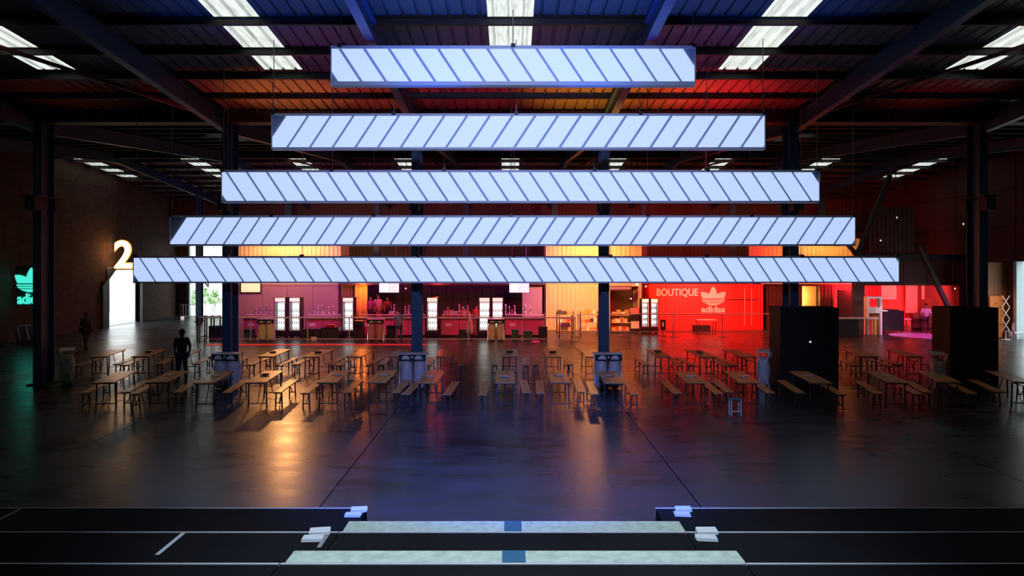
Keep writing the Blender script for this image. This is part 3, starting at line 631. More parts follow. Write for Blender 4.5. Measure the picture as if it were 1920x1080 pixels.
# fridges
M_GLOW = mat('fridge_light', (.6, .6, .6), .3, emit=(.86, .95, .92), es=1.5)
M_HEAD = mat('fridge_header_light', (.6, .5, .4), .3, emit=(1.0, .80, .62), es=.95)
M_CANR = mat('red_cans', (.7, .08, .08), .3); M_CANG = mat('green_bottles', (.2, .5, .35), .25); M_CANW = mat('silver_cans', (.7, .7, .75), .3)
def fridge(px, D, lab, hgt=2.12, w=.58, fill=None, grp='lit drinks fridges', h0=.42):
    o = empty('drinks_fridge', (X(px, D), D, 0), 0, lab, 'fridge', grp)
    MB().box(-w/2-.05, -w/2, 0, .6, .08, hgt).box(w/2, w/2+.05, 0, .6, .08, hgt).box(-w/2, w/2, .55, .6, .08, hgt).box(-w/2, w/2, 0, .55, .08, h0-.02).box(-w/2, w/2, 0, .55, hgt-.28, hgt).build('cabinet', M_BLK2, o)
    MB().box(-w/2+.01, w/2-.01, -.02, -.002, hgt-.24, hgt-.03).build('lit_header', M_HEAD, o)
    MB().box(-w/2+.01, w/2-.01, .50, .54, h0, hgt-.30).build('light_panel', M_GLOW, o)
    for k in range(4):
        z = h0+.02+k*.34; sh = MB().box(-w/2+.01, w/2-.01, .12, .48, z, z+.012).build('wire_shelf', M_CHROME, o)
        m = (fill or [M_CANG, M_CANW, M_CANR, M_CANW])[k % 4]
        q = MB()
        for j in range(5): q.tube((-w/2+.06+j*(w-.12)/4, .3, z+.012), (-w/2+.06+j*(w-.12)/4, .3, z+.15), .022, k=6)
        tag(q.build('drinks_row', m, sh), kind='stuff')
    dr = MB().box(-w/2, -w/2+.03, -.03, -.003, h0, hgt-.30).box(w/2-.03, w/2, -.03, -.003, h0, hgt-.30).box(-w/2+.03, w/2-.03, -.03, -.003, h0, h0+.03).box(-w/2+.03, w/2-.03, -.03, -.003, hgt-.33, hgt-.30).build('glass_door', M_ALU, o)
    MB().box(w/2-.07, w/2-.05, -.07, -.031, 1.0, 1.3).build('door_handle', M_CHROME, dr)
    for sx in (-1, 1): MB().box(sx*(w/2-.03)-.03, sx*(w/2-.03)+.03, .05, .5, 0, .08).build('foot', M_BLK2, o)
    return o
fl_ = [(525, 'lit drinks fridge, left one of the pair under the mauve wall'), (552.5, 'lit drinks fridge, right one of the pair under the mauve wall'), (652.5, 'lit drinks fridge left of the orange curtain'), (810.5, 'lone lit drinks fridge right of the blue centre-left column'), (908.5, 'lit drinks fridge, left one of the pair right of the taps'), (933, 'lit drinks fridge, right one of the pair behind the cream sacks')]
for px, l in fl_: fridge(px, 39.9, l, 2.28)
fridge(1210, 42.4, 'lit drinks fridge of red cans, left one by the red container', 2.1, .41, [M_CANR]*4); fridge(1227, 42.4, 'lit drinks fridge of red cans, right one by the red container', 2.1, .41, [M_CANR]*4)
# small red chiller beside it
o = empty('red_chiller', (X(1191, 42.5), 42.5, 0), 0, 'low pink-red display chiller left of the shop fridges', 'chiller')
MB().box(-.24, .24, 0, .5, .3, .75).build('cabinet', M_CANW, o); MB().box(-.24, .24, 0, .5, 1.15, 1.5).build('lid', mat('pink_box', (.75, .2, .25)), o); MB().box(-.25, .25, -.02, .52, .76, 1.14).build('black_band', M_BLK2, o); MB().box(-.25, .25, .03, .45, 0, .29).build('plinth', M_BLACK, o)
# taps, cups and bottles on the counter
def tap():
    o = empty('beer_tap', (0, 0, 0), 0, 'tap', 'beer tap')
    MB().lathe([(.05, 0), (.05, .02), (.025, .04), (.022, .26), (.03, .28), (.03, .31), (.01, .33)], k=8).build('tap_column', M_CHROME, o, smooth=True)
    MB().tube((0, 0, .26), (0, -.11, .24), .014).build('spout', M_CHROME, o)
    MB().lathe([(.012, .33), (.022, .40), (.016, .46), (.004, .47)], k=8).build('tap_handle', M_WHITE, o, smooth=True)
    return o
tp = tap(); tp_used = False
spots = [480, 488, 500, 508, 597, 604, 617, 625, 739, 760, 767, 774, 785, 792, 861, 869, 877, 948, 955, 965, 985, 994]
KIDS.setdefault(tp.name, list(tp.children))
for i, px in enumerate(spots):
    o = tp if not i else copy_tree(tp)
    o.location = (X(px, 40.85), 40.85, 1.262); s = 1.0+.25*((i*7) % 3)/2; o.scale = (s*1.7, s*1.7, s)
    o['label'] = 'pale beer tap on the bar counter, %s from the left' % ORD[i]; o['group'] = 'beer taps along the bar'
cup = MB().lathe([(.028, 0), (.042, .13), (.038, .13), (.026, .01)], k=8).mesh('plastic_cup', M_WHITE)
bot = MB().lathe([(.035, 0), (.037, .16), (.014, .22), (.013, .29), (.004, .295)], k=8).mesh('glass_bottle', mat('pink_glass', (.7, .35, .4), .2))
ci = 0
for px in (833, 838, 843, 848, 852, 856, 870, 878, 731, 735, 745, 590, 610, 632):
    o = link('plastic_cup', cup, None, (X(px, 40.7), 40.68, 1.262)); tag(o, 'white plastic cup on the bar counter, %s from the left' % ORD[ci], 'cup', 'plastic cups on the bar'); ci += 1; o.scale = (1.3, 1.3, 1.5)
ci = 0
for px in (484, 505, 601, 621, 765, 845, 850, 866, 872, 960, 990):
    o = link('glass_bottle', bot, None, (X(px, 41.0), 41.02, 1.262)); tag(o, 'pinkish bottle behind the beer taps, %s from the left' % ORD[ci], 'bottle', 'bottles on the bar'); ci += 1
# screens over the bar
for px, l in ((729.5, 'white two-column menu screen hanging over the bar, left one'), (973.5, 'white two-column menu screen hanging over the bar, right one')):
    D = 40.6; o = empty('menu_screen', (X(px, D), D, Z(549, D)), 0, l, 'screen', 'menu screens over the bar')
    MB().box(-.58, .58, 0, .06, 0, .68).build('screen_housing', M_BLK2, o)
    M_SCR = mat('screen_white', (.5, .5, .5), .3, emit=(.85, .97, 1.0), es=.98); M_LN = mat('screen_line', (.2, .2, .3), .5, emit=(.30, .34, .55), es=.8)
    for a, b_ in ((-.56, .03), (.05, .56)):
        sc_ = MB().box(a, b_, -.012, -.001, .02, .66).build('display', M_SCR, o)
        if a > 0:
            for k in range(3): MB().box(a+.06, b_-.08, -.016, -.0125, .14+k*.18, .17+k*.18).build('menu_line', M_LN, sc_)
    for s in (-.4, .4): MB().tube((s, .03, .68), (s, .03, roofz(40.6)-Z(549, D)+.03), .012, k=6).build('hanging_rod', M_BLK2, o)
D = 44.86; o = empty('framed_board', (X(470, D), D, Z(550, D)), 0, 'cream lit board in a dark frame at the top left of the mauve wall', 'board')
MB().box(-.68, .68, 0, .04, 0, .9).build('frame', M_BLK2, o); MB().box(-.60, .60, -.01, -.001, .08, .85).build('board_face', mat('cream_lightbox', (.7, .6, .45), .5, emit=(.95, .68, .42), es=.85), o)
# high ledges before the bar and the shop
M_LEDGE = mat('ledge_metal', (.62, .56, .62), .35, .3)
def ledge(x0, x1, D, zt, posts, lab, low):
    o = empty('standing_ledge', (0, D, 0), 0, lab, 'ledge', 'standing ledges along the bar')
    MB().box(x0, x1, -.14, .14, zt-.05, zt).build('ledge_top', M_LEDGE, o)
    MB().box(x0, x1, -.02, .02, low, low+.045).build('lower_rail', M_LEDGE, o)
    for x in posts: MB().box(x-.025, x+.025, -.025, .025, 0, zt-.05).build('post', M_LEDGE, o); MB().box(x-.2, x+.2, -.2, .2, 0, .012).build('foot_plate', M_STEEL, o)
ledge(X(372, 38), X(1080, 38), 38.0, 1.31, [X(p, 38) for p in (374, 470, 577, 655, 878, 979, 1078)], 'long pale standing ledge running before the bar', .12)
ledge(X(1082, 40), X(1445, 40), 40.3, 1.34, [X(p, 40.3) for p in (1084, 1166, 1262, 1354, 1443)], 'pale standing ledge running before the goods shelves and shop', .28)
for px in (370, 384, 396):
    o = empty('rail_frame', (X(px, 38.6), 38.6, 0), 0, 'dark post frame at the left end of the ledge, %s' % {370: 'outermost', 384: 'middle one', 396: 'nearest the blue column'}[px], 'frame', 'post frames at the ledge end')
    for y in (0, 1.2): MB().box(-.03, .03, y-.03, y+.03, 0, 1.22).build('post', M_STEEL, o)
    MB().box(-.03, .03, 0, 1.2, 1.22, 1.28).build('top_bar', M_STEEL, o); MB().box(-.02, .02, .03, 1.17, .12, .16).build('lower_bar', M_STEEL, o)
# red edge strip on the floor, its lit look given as emission
tag(MB().box(X(385, 36.4), X(800, 36.4), 36.38, 36.52, 0, .03).build('edge_strip', mat('red_glow_strip', (.6, .02, .03), .4, emit=(.62, .012, .02), es=.75)), 'glowing red edge strip along the floor before the bar', 'light')
# crates, bins and cases before the bar
def crate(px, D, w, d, h, lab, m=M_BLK2, grp='crates on the floor before the bar'):
    o = empty('storage_crate', (X(px, D), D, 0), 0, lab, 'crate', grp)
    MB().box(-w/2, w/2, 0, .03, 0, h).box(-w/2, w/2, d-.03, d, 0, h).box(-w/2, -w/2+.03, .03, d-.03, 0, h).box(w/2-.03, w/2, .03, d-.03, 0, h).box(-w/2, w/2, .03, d-.03, 0, .03).build('crate_body', m, o)
    MB().box(-w/2-.02, w/2+.02, -.02, d+.02, h, h+.03).build('rim', m, o)
    for s in (-.18, .18): MB().box(s*w-.04, s*w+.04, -.015, -.001, h*.55, h*.7).build('grip', M_BLACK, o)
    return o
M_GRC = mat('dark_green_crate', (.02, .10, .06), .5); M_REDB = mat('red_box', (.6, .06, .05), .5)
for px, D, w, d, h, l, m in ((406, 40.1, .9, .6, .62, 'dark green crate with a red lid left of the blue column', M_GRC), (465, 39.3, .45, .5, .5, 'small dark green crate left of the cream sacks', M_GRC), (583, 38.9, 1.0, .6, .55, 'low black crate under the pale plaque, left of the boxes', M_BLK2), (618, 38.9, .95, .6, .62, 'black crate right of the fridge pair, red box on top', M_BLK2), (671, 38.9, .5, .6, 1.0, 'tall black crate left of the pink-lit sacks', M_BLK2), (733, 38.9, .5, .5, .75, 'black crate between pink sacks and the blue-shirted customer', M_BLK2), (868, 38.9, .42, .5, .5, 'black crate left of the fallen parasol', M_BLK2), (966, 38.9, .38, .5, .5, 'dark crate right of the cream sacks, left of three', M_GRC), (990, 38.9, .5, .5, .42, 'dark crate right of the cream sacks, middle of three', M_GRC), (1018, 38.9, .48, .5, .68, 'dark crate right of the cream sacks, right of three', M_BLK2)):
    crate(px, D, w, d, h, l, m)
tag(MB().box(-.25, .25, .1, .5, 0, .16).box(-.24, .24, .09, .099, .05, .11).build('red_box', M_REDB, None, (X(618, 38.9), 38.9, .652)), 'flat red box on the black crate right of the fridge pair', 'box')
tag(MB().box(-.16, .16, -.03, 0, 0, .2).box(-.12, .12, -.034, -.0301, .05, .15).build('pale_box', M_PLAQ, None, (X(588, 38.6), 38.6, 0)), 'small pale box standing before the low black crate', 'box')
# closed parasol leaning
o = empty('closed_parasol', (X(881, 38.7), 38.7, 0), 0, 'closed cream parasol standing before the bar', 'parasol')
MB().lathe([(.03, .25), (.20, .45), (.17, .8), (.09, 1.2), (.02, 1.45)], k=10).build('folded_canopy', M_CREAM, o, smooth=True); MB().tube((0, 0, .04), (0, 0, 1.55), .02).build('pole', M_WHITE, o); MB().lathe([(.2, 0), (.2, .04), (.05, .06)], k=12).build('base', M_BLACK, o)
# floor cable cover / round dish
tag(MB().lathe([(.22, 0), (.25, .05), (.2, .09), (.05, .1)], k=14).build('round_basket', mat('pink_plastic', (.7, .1, .25)), None, (X(1004, 37.4), 37.4, 0)), 'round pink basket on the floor under the ledge', 'basket')
# goods shelves
M_SHW = m_wood('shelf_pine', (.60, .42, .20), (.80, .62, .36)); gcol = [mat('box_white', (.8, .78, .7)), mat('box_red', (.6, .08, .06)), mat('box_kraft', (.5, .32, .15)), mat('box_dark', (.06, .05, .06)), mat('box_orange', (.8, .35, .08))]
gi = 0
gcn = ['white', 'red', 'brown', 'dark', 'orange']
for px, w, nm in ((1060, .95, 'left'), (1105, 1.0, 'middle'), (1164, 1.1, 'right')):
    D = 42.6; o = empty('goods_shelf', (X(px, D), D, 0), 0, 'open pine goods shelf before the cream container, %s of three' % nm, 'shelf', 'goods shelves')
    for z in (.15, .62, 1.08): MB().box(-w/2, w/2, 0, .5, z, z+.03).build('shelf_board', M_SHW, o)
    for sx in (-1, 1):
        for y in (.02, .44): MB().box(sx*(w/2+.02)-.02, sx*(w/2+.02)+.02, y, y+.04, 0, 1.3).build('upright', M_STEEL, o)
    for zi, z in enumerate((.18, .65, 1.11)):
        x = -w/2+.03; pos = 0
        while x < w/2-.2:
            bw = random.choice((.18, .24, .3)); bh = random.choice((.14, .2, .26)); bw = min(bw, w/2-.02-x); c = random.randrange(5)
            q = MB().box(0, bw-.02, .08, .38, 0, bh).box(-.002, bw-.018, .078, .382, bh, bh+.02).build('goods_box', gcol[c], None, (X(px, D)+x, D, z+.001))
            tag(q, '%s box, %s along the %s level of the %s goods shelf' % (gcn[c], ORD[pos], ('bottom', 'middle', 'top')[zi], nm), 'box', 'boxes on the goods shelves'); pos += 1; x += bw+.01
# trolley rack
o = empty('trolley_rack', (X(1061, 38.8), 38.8, 0), 0, 'small wheeled rack of cloths before the cream container', 'trolley')
for z in (.25, .7, 1.15): MB().box(-.35, .35, 0, .5, z, z+.03).build('rack_shelf', M_LEDGE, o)
for sx in (-.34, .34):
    for y in (.02, .46): MB().box(sx-.015, sx+.015, y, y+.03, .08, 1.35).build('upright', M_STEEL, o); MB().tube((sx-.02, y+.015, .04), (sx+.02, y+.015, .04), .04).build('castor', M_BLK2, o)
for z, l in ((.282, 'folded cream cloth on the lower rack shelf'), (.732, 'folded cream cloth on the middle rack shelf')):
    q = MB()
    for k in range(4): q.box(-.28+k*.01, .26-k*.012, .05, .42, k*.05, k*.05+.045)
    tag(q.build('folded_cloth', M_CREAM, None, (X(1061, 38.8), 38.82, z)), l, 'cloth', 'cloths on the rack')
# high table and menu stand before the red container
o = empty('high_table', (X(1324, 41.7), 41.7, 0), 0, 'pink-lit high table before the red container', 'table'); MB().box(-.55, .55, -.3, .35, 1.0, 1.04).build('tabletop', M_WHITE, o); o.scale = (1, 1, .86)
for sx in (-.5, .5):
    for y in (-.25, .3): MB().bar((sx, y, 1.0), (sx*.95, y, 0), .035).build('leg', M_LEG, o)
MB().bar((-.49, -.25, .35), (.49, -.25, .35), .025).build('stretcher', M_LEG, o)
o = empty('menu_stand', (X(1243, 41), 41, 0), 0, 'small dark menu stand before the shop fridges', 'sign'); MB().box(-.16, .16, -.02, .02, .35, .95).build('sign_panel', M_BLK2, o); MB().box(-.02, .02, -.0, .03, .02, .349).build('post', M_STEEL, o); MB().box(-.2, .2, -.15, .15, 0, .02).build('base', M_STEEL, o)
MB().box(-.05, .05, -.025, -.021, .55, .8).build('printed_card', gcol[0], o)
o = empty('tool_chest', (X(1317, 43.8), 43.8, 0), 0, 'low dark chest under the high table', 'chest'); MB().box(-.5, .5, 0, .5, 0, .3).build('chest_body', M_BLACK, o); MB().box(-.52, .52, -.02, .52, .305, .37).build('lid', M_BLACK, o)
# lintel and spots between the shop and the cream container
o = empty('shop_lintel', (0, 43.6, 2.55), 0, 'dark violet-lit lintel over the brown doorway', 'beam'); MB().box(X(1143, 43.6), X(1184, 43.6), 0, .3, 0, .28).build('beam_box', mat('violet_beam', (.12, .06, .16)), o); MB().box(X(1143, 43.6), X(1184, 43.6), -.02, -.001, .12, .15).build('trim_strip', M_PLAQ, o)
for px, py, l, c in ((1194, 533, 'bright round spotlight above the shop fridges', (1, .85, .8)), (1211, 537, 'small yellow spotlight right of the round one', (1, .75, .3)), (1183, 560, 'small amber lamp beside the brown doorway', (1, .6, .25)), (761, 541, 'small orange spotlight over the bar right of the left screen', (1, .5, .25)), (1651, 451, 'tiny white lamp high in the dark, left one', (.8, .7, .6)), (1681, 408, 'tiny white lamp high in the dark, middle one', (.8, .7, .6)), (1806, 420, 'warm lamp high in the dark beside the rightmost column', (1, .75, .5)), (1790, 541, 'white lamp in the red room near the rightmost column', (1, .7, .6))):
    D = 42.5; o = empty('spot_lamp', (X(px, D), D, Z(py, D)), 0, l, 'lamp', 'small spot lamps')
    r = .11 if px == 1194 else .06
    MB().lathe([(r*.5, -.02), (r, .06), (r, .12), (r*.4, .2)], k=10).build('lamp_shade', M_BLK2, o, (0, .0, 0)).rotation_euler = (-pi/2, 0, 0)
    MB().lathe([(r*.3, -.035), (r*.9, -.03), (r*.9, -.021)], k=10).build('bulb', mat('bulb_%d' % px, (.5, .5, .5), emit=c, es=1.0), o).rotation_euler = (-pi/2, 0, 0)
    MB().tube((0, .15, 0), (0, .15, roofz(D+.15)-Z(py, D)+.03), .012, k=6).build('rod', M_BLK2, o)
# ------------------------------------------------------------------ neon signs
M_N2 = mat('warm_neon', (.8, .6, .4), .4, emit=(1.0, .66, .30), es=3.0)
D = 47.6
o = empty('number_sign', (X(231, D), D, Z(503, D)), 0, 'glowing warm white number two sign above the left doorway', 'sign')
t = text('2', 2.55, 0, 0, .05, M_N2, 'neon_number', parent=o, bold=.05, ext=.06, fit=1.16)
t = text('2', 2.55, 0, .08, .05, mat('orange_halo_glow', (.8, .4, .1), .4, emit=(1.0, .22, .02), es=1.0), 'halo_plate', parent=o, bold=.10, ext=.015, fit=1.34)  # larger emissive digit stands for the sign's light halo
MB().box(-.62, .62, .12, .16, .05, .12).box(-.62, .62, .12, .16, 1.6, 1.67).build('back_bracket', M_BLK2, o)
for s in (-.4, .4): MB().tube((s, .14, 1.67), (s, .14, roofz(D)-Z(503, D)+.03), .015, k=6).build('hanging_rod', M_BLK2, o)
lamp('POINT', (X(231, D)+.1, D-.7, 4.9), 60, (1, .45, .15), .5)
M_NT = mat('teal_neon', (.1, .6, .5), .4, emit=(.06, .80, .62), es=1.1)
D = 38.0
o = empty('neon_sign', (X(59, D), D, Z(573, D)), 0, 'teal leaf emblem and lettering neon sign on the brick wall', 'sign')
trefoil(1.32).build('leaf_emblem', M_NT, o, (0, 0, .72)); text('adidas', .80, 0, 0, .1, M_NT, 'lettering', parent=o, bold=.012, ext=.03, fit=1.5)
MB().box(-.80, .80, .05, .09, 0, 2.15).build('back_board', mat('sign_board', (.04, .06, .06), .6), o); MB().box(-.84, -.80, .03, .1, 0, 2.15).box(.80, .84, .03, .1, 0, 2.15).build('board_edge', M_BLK2, o)
for s in (-.6, .6): MB().tube((s, .07, 2.15), (s, .07, roofz(D)-Z(573, D)+.03), .015, k=6).build('hanging_rod', M_BLK2, o)
# bundles against the brick wall
o = empty('covered_bundle', (X(38, 36.5), 37.2, 0), .2, 'grey sheeted bundle on the floor below the teal neon sign', 'bundle')
q = bag_mb(0, 1.3); q.build('sheet_cover', mat('grey_sheet', (.25, .24, .25), .8, 0, .5, 4), o, smooth=True); MB().box(-.5, .5, -.3, .3, 0, .03).build('pallet', M_LEG, o)
for s in (-.3, .1): MB().bar((s, -.32, .2), (s-.15, -.28, .9), .05).build('loose_strap', M_PAPER, o)
# ------------------------------------------------------------------ outside the left and rear doors
M_GREEN = mat('leaf_green', (.22, .42, .14), .7, 0, .4, 6)
def shrub(x, y, z, r, lab):
    o = empty('potted_shrub', (x, y, z), 0, lab, 'plant', 'potted shrubs outside')
    MB().lathe([(r*.35, 0), (r*.5, .5), (r*.45, .5), (r*.3, .05)], k=10).build('pot', M_WHITE, o)
    q = MB()
    for i in range(150):
        a, e = random.uniform(0, 2*pi), random.uniform(-.2, 1.5); rr = r*random.uniform(.4, 1)
        p = Vector((rr*cos(a)*cos(e), rr*sin(a)*cos(e), .7+r*1.6*abs(sin(e))*random.uniform(.5, 1.1))); u = Vector((random.uniform(-1, 1), random.uniform(-1, 1), random.uniform(-.3, 1))).normalized()*.22; v = u.cross(Vector((random.random(), 1, .2))).normalized()*.07
        n = len(q.v); q.v += [tuple(p), tuple(p+u*.5+v), tuple(p+u), tuple(p+u*.5-v)]; q.f.append((n, n+1, n+2, n+3))
    tag(q.build('foliage', M_GREEN, o), kind='stuff')
    MB().tube((0, 0, .4), (0, 0, .9), .04).build('stem', M_LEG, o)
for px, py, D, r, l in ((368, 590, 61, .75, 'leafy green potted shrub outside the rear door, left one'), (385, 590, 64.5, .8, 'leafy green potted shrub outside the rear door, middle one'), (403, 590, 62, .7, 'leafy green potted shrub outside the rear door, right one')): shrub(X(px, D), D, -.02, r, l)
hw = empty('house', (0, 74, -.02), 0, 'pale building wall outside the rear door', 'building')
MB().box(-36, -22, 0, .3, 0, 9).build('facade_wall', mat('pale_facade', (.85, .85, .80), .8), hw); MB().box(-36, -22, -.2, 0, 9.01, 9.2).build('eaves', M_WHITE, hw)
for x in (-34.5, -31, -27): MB().box(x, x+.08, -.02, 0, 0, 9).build('facade_joint', mat('facade_seam', (.5, .5, .48)), hw)
text('N', 1.6, X(383, 74), -.06, Z(538, 74), M_BLK2, 'lettering', parent=hw)
def yard_table(x, y, rz, l):
    o = copy_tree(t0); o.location = (x, y, -.02); o.rotation_euler.z = rz; o['label'] = l; o['group'] = 'yard tables outside the left door'
for i, (yy, xx) in enumerate(((55.5, -33), (57.5, -34), (60, -35.5))): yard_table(xx, yy, R(80), 'table out in the bright yard beyond the left door, %s from the door' % ORD[i])
o = empty('lamp_post', (-34.5, 61, -.02), 0, 'thin lamp post out in the yard beyond the left door', 'lamp post'); MB().tube((0, 0, 0), (0, 0, 5), .04).build('post', M_STEEL, o); MB().lathe([(.15, 4.9), (.2, 5.0), (.05, 5.2)], k=8).build('lamp_head', M_STEEL, o)
# barrier by the rear door
o = empty('crowd_barrier', (X(352, 54), 54, 0), 0, 'low tube barrier beside the rear door', 'barrier')
MB().tube((-.55, 0, .2), (-.55, 0, 1.1), .025).tube((.9, 0, .2), (.9, 0, 1.1), .025).tube((-.55, 0, 1.1), (.9, 0, 1.1), .025).tube((-.55, 0, .2), (.9, 0, .2), .025).build('tube_frame', M_CHROME, o)
for k in range(6): MB().tube((-.35+k*.21, 0, .2), (-.35+k*.21, 0, 1.1), .008, k=6).build('bar', M_CHROME, o)
for s in (-.4, .75): MB().box(s-.02, s+.02, -.25, .25, 0, .2).build('foot', M_CHROME, o)
# ------------------------------------------------------------------ red room on the right
M_RW = mat('red_room_cladding', (.62, .25, .22), .6, 0, .2, 1.5); M_DK = mat('dark_cladding', (.10, .05, .045), .7)
o = empty('annex_wall', (0, 48.0, 0), 0, 'red-lit rear wall of the open room at right', None, None, 'structure')
for i in range(8): corr_wall(20.7+i*.95, 20.7+(i+1)*.95-.02, 0, 3.0, 0, .24, .04, M_RW, o)
o = empty('annex_front', (0, 43.0, 0), 0, 'dark brown boarding above the open red room', None, None, 'structure')
xx = X(1604, 43.0)
for i in range(5): MB().box(xx+i*1.45+.02, xx+(i+1)*1.45-.02, 0, .08, 3.02, 4.3).build('cladding_board', mat('brown_cladding'), o)
MB().box(xx, 28.2, -.15, .2, 4.32, 4.75).build('beam_box', M_BLACK, o); MB().box(xx, 28.2, -.05, .12, 2.86, 3.0).build('lower_beam', M_CD, o)
corr_wall(X(1630, 43), X(1716, 43), 4.8, 7.6, .1, .25, .04, mat('brown_cladding'), o)
MB().box(X(1604, 43.0), X(1626, 43.0), .3, .5, 0, 3.0).build('side_pier', M_CD, o); MB().box(27.2, 27.5, 0, 5, 0, 3.0).build('side_pier', M_DK, o)
MB().box(xx, 27.5, .1, 5.2, 3.0, 3.05).build('room_ceiling', M_CD, o)
MB().box(20.45, 22.25, 1.3, 1.4, 0, 2.55).build('shade_sheet', M_BLACK, o)  # black sheet added to stand for the unlit interior
# wood return wall with orange sheet bearing painted leaf shadows, beside the side door
o = empty('wood_return', (0, 40.3, 0), 0, 'brown boarded return wall beside the right side door', None, None, 'structure')
for i in range(5): MB().box(27.0+i*.24+.004, 27.0+(i+1)*.24-.004, 0, .06, 0, 4.25).build('wall_board', m_wood('warm_board', (.26, .12, .05), (.42, .22, .10), .6), o)
o = empty('orange_sheet', (X(1871, 40.0), 40.05, 0), 0, 'orange sheet with painted dark leaf shadows beside the side door', 'panel')
sh = MB().box(-.42, .38, 0, .04, .02, 2.35).build('sheet_board', mat('orange_sheet_paint', (.75, .24, .04), .6, 0, .25, 3), o)
for k in range(11):
    cx, cz, a = -.32+(k*37 % 62)/100, .2+k*.19, k*.9
    pts = [(cx+.07*cos(t)*cos(a)-.03*sin(t)*sin(a), cz+.07*cos(t)*sin(a)+.03*sin(t)*cos(a)) for t in [2*pi*j/8 for j in range(8)]]
    MB().prism(pts, -.006, -.001).build('leaf_shadow', M_CD, o)  # dark leaf shapes stand for shadows cast on the sheet
o = empty('lattice_stand', (X(1886, 38.9), 38.9, 0), 0, 'white crossed-wire lattice stand beside the side door', 'stand')
for z0 in (.5, 1.15, 1.8):
    MB().bar((-.2, 0, z0), (.2, 0, z0+.62), .03).bar((.2, 0, z0), (-.2, 0, z0+.62), .03).build('cross_bar', M_WHITE, o)
MB().tube((0, .02, .03), (0, .02, .5), .02).build('post', M_WHITE, o); MB().lathe([(.2, 0), (.2, .03), (.02, .04)], k=12).build('base', M_WHITE, o)
o = empty('white_chair', (X(1908, 38.4), 38.4, 0), R(70), 'white plastic chair in the right side doorway', 'chair')
MB().box(-.2, .2, -.2, .2, .42, .45).build('seat', M_WHITE, o)
MB().box(-.2, .2, .17, .2, .45, .60).box(-.2, -.12, .17, .2, .6, .85).box(.12, .2, .17, .2, .6, .85).box(-.2, .2, .17, .2, .85, .95).build('backrest', M_WHITE, o)
for sx in (-.17, .17):
    for sy in (-.17, .17): MB().bar((sx, sy, .42), (sx*1.15, sy*1.15, 0), .03).build('leg', M_WHITE, o)
tag(MB().lathe([(.22, 0), (.25, .2), (.2, .42), (.06, .5)], k=10).build('dark_sack', M_CD, None, (X(1896, 38.9), 39.2, 0)), 'dark sack on the floor between lattice stand and white chair', 'sack')
# white frame structure of the red room
o = empty('white_portal', (X(1640, 41.6), 41.6, 0), 0, 'white two-part photo portal with a round-cornered window on top', 'frame')
w = .44
MB().box(-w, -w+.1, 0, .4, 0, 1.38).box(w-.1, w, 0, .4, 0, 1.38).box(-w+.1, w-.1, 0, .4, 1.28, 1.38).build('lower_frame', M_WHITE, o)
MB().box(-w, -w+.12, 0, .4, 1.46, 2.25).box(w-.12, w, 0, .4, 1.46, 2.25).box(-w+.12, w-.12, 0, .4, 1.46, 1.62).box(-w+.12, w-.12, 0, .4, 2.13, 2.25).build('upper_frame', M_WHITE, o)
MB().box(-w+.1, 0, .3, .34, 0, 1.28).build('red_inset', M_REDB, o); MB().box(.02, w-.1, .3, .34, 0, 1.28).build('cream_inset', gcol[4], o); MB().box(-w, w+.3, -.05, .4, 1.385, 1.45).build('side_shelf', M_WHITE, o)
o = empty('long_counter', (0, 41.0, 0), 0, 'long pale counter top between the left crate and the white portal', 'counter')
MB().box(X(1571, 41), X(1648, 41), 0, .5, .98, 1.05).build('counter_top', M_WHITE, o); MB().box(X(1571, 41), X(1612, 41), .1, .4, 0, .97).build('counter_body', M_BLACK, o)
for x in (X(1625, 41), X(1646, 41)):
    for y in (.04, .46): MB().box(x-.02, x+.02, y-.02, y+.02, 0, .98).build('leg', M_STEEL, o)
o = empty('black_case', (X(1677, 43.2), 43.3, 0), 0, 'large black covered case right of the white portal', 'case'); MB().box(-.65, .65, 0, .8, .08, 1.3).build('case_body', M_BLACK, o); MB().box(-.66, .35, -.01, .81, 1.31, 1.38).build('lid', M_BLACK, o)
for s in (-.55, .55): MB().tube((s, .1, .04), (s+.06, .1, .04), .04).build('castor', M_BLK2, o)
tag(MB().lathe([(1.75, 0), (1.75, .04), (1.7, .05)], (0, 0, 0), 40).build('round_podium', mat('pale_podium', (.60, .30, .58), .4), None, (23.75, 40.9, 0)), 'low round podium glowing magenta before the red room', 'podium')  # magenta light partly put into the podium's own colour
for px, w_, l in ((1667, .95, 'pale framed poster hung high behind the white portal'), (1740, .8, 'orange framed picture hung above the person in pink')):
    D = 46.6; o = empty('framed_picture', (X(px, D), D, Z(561, D)), 0, l, 'picture', 'pictures in the red room'); MB().box(-w_/2, w_/2, 0, .04, 0, .95).build('frame', M_WHITE, o)
    MB().box(-w_/2+.05, w_/2-.05, -.012, -.001, .05, .9).build('print', mat('salmon_print', (.8, .45, .35), .6, 0, .5, 3), o)
    for s in (-.3, .3): MB().tube((s, .02, .95), (s, .02, 3.0-Z(561, D)), .01, k=6).build('hanging_rod', M_BLK2, o)
o = empty('pink_banner', (X(1720, 47), 47.4, 0), 0, 'pale pink hanging banner in the red room', 'banner'); MB().box(-.55, .55, 0, .02, .9, 2.95).build('banner_cloth', mat('pink_cloth', (.9, .55, .55), .8), o); MB().tube((-.6, .01, 2.97), (.6, .01, 2.97), .02).build('rod', M_BLK2, o); MB().tube((-.55, .01, .88), (.55, .01, .88), .02).build('weight_bar', M_BLK2, o)
for s in (-.5, .5): MB().box(s-.02, s+.02, .03, .06, 0, 2.97).build('pole', M_BLK2, o)
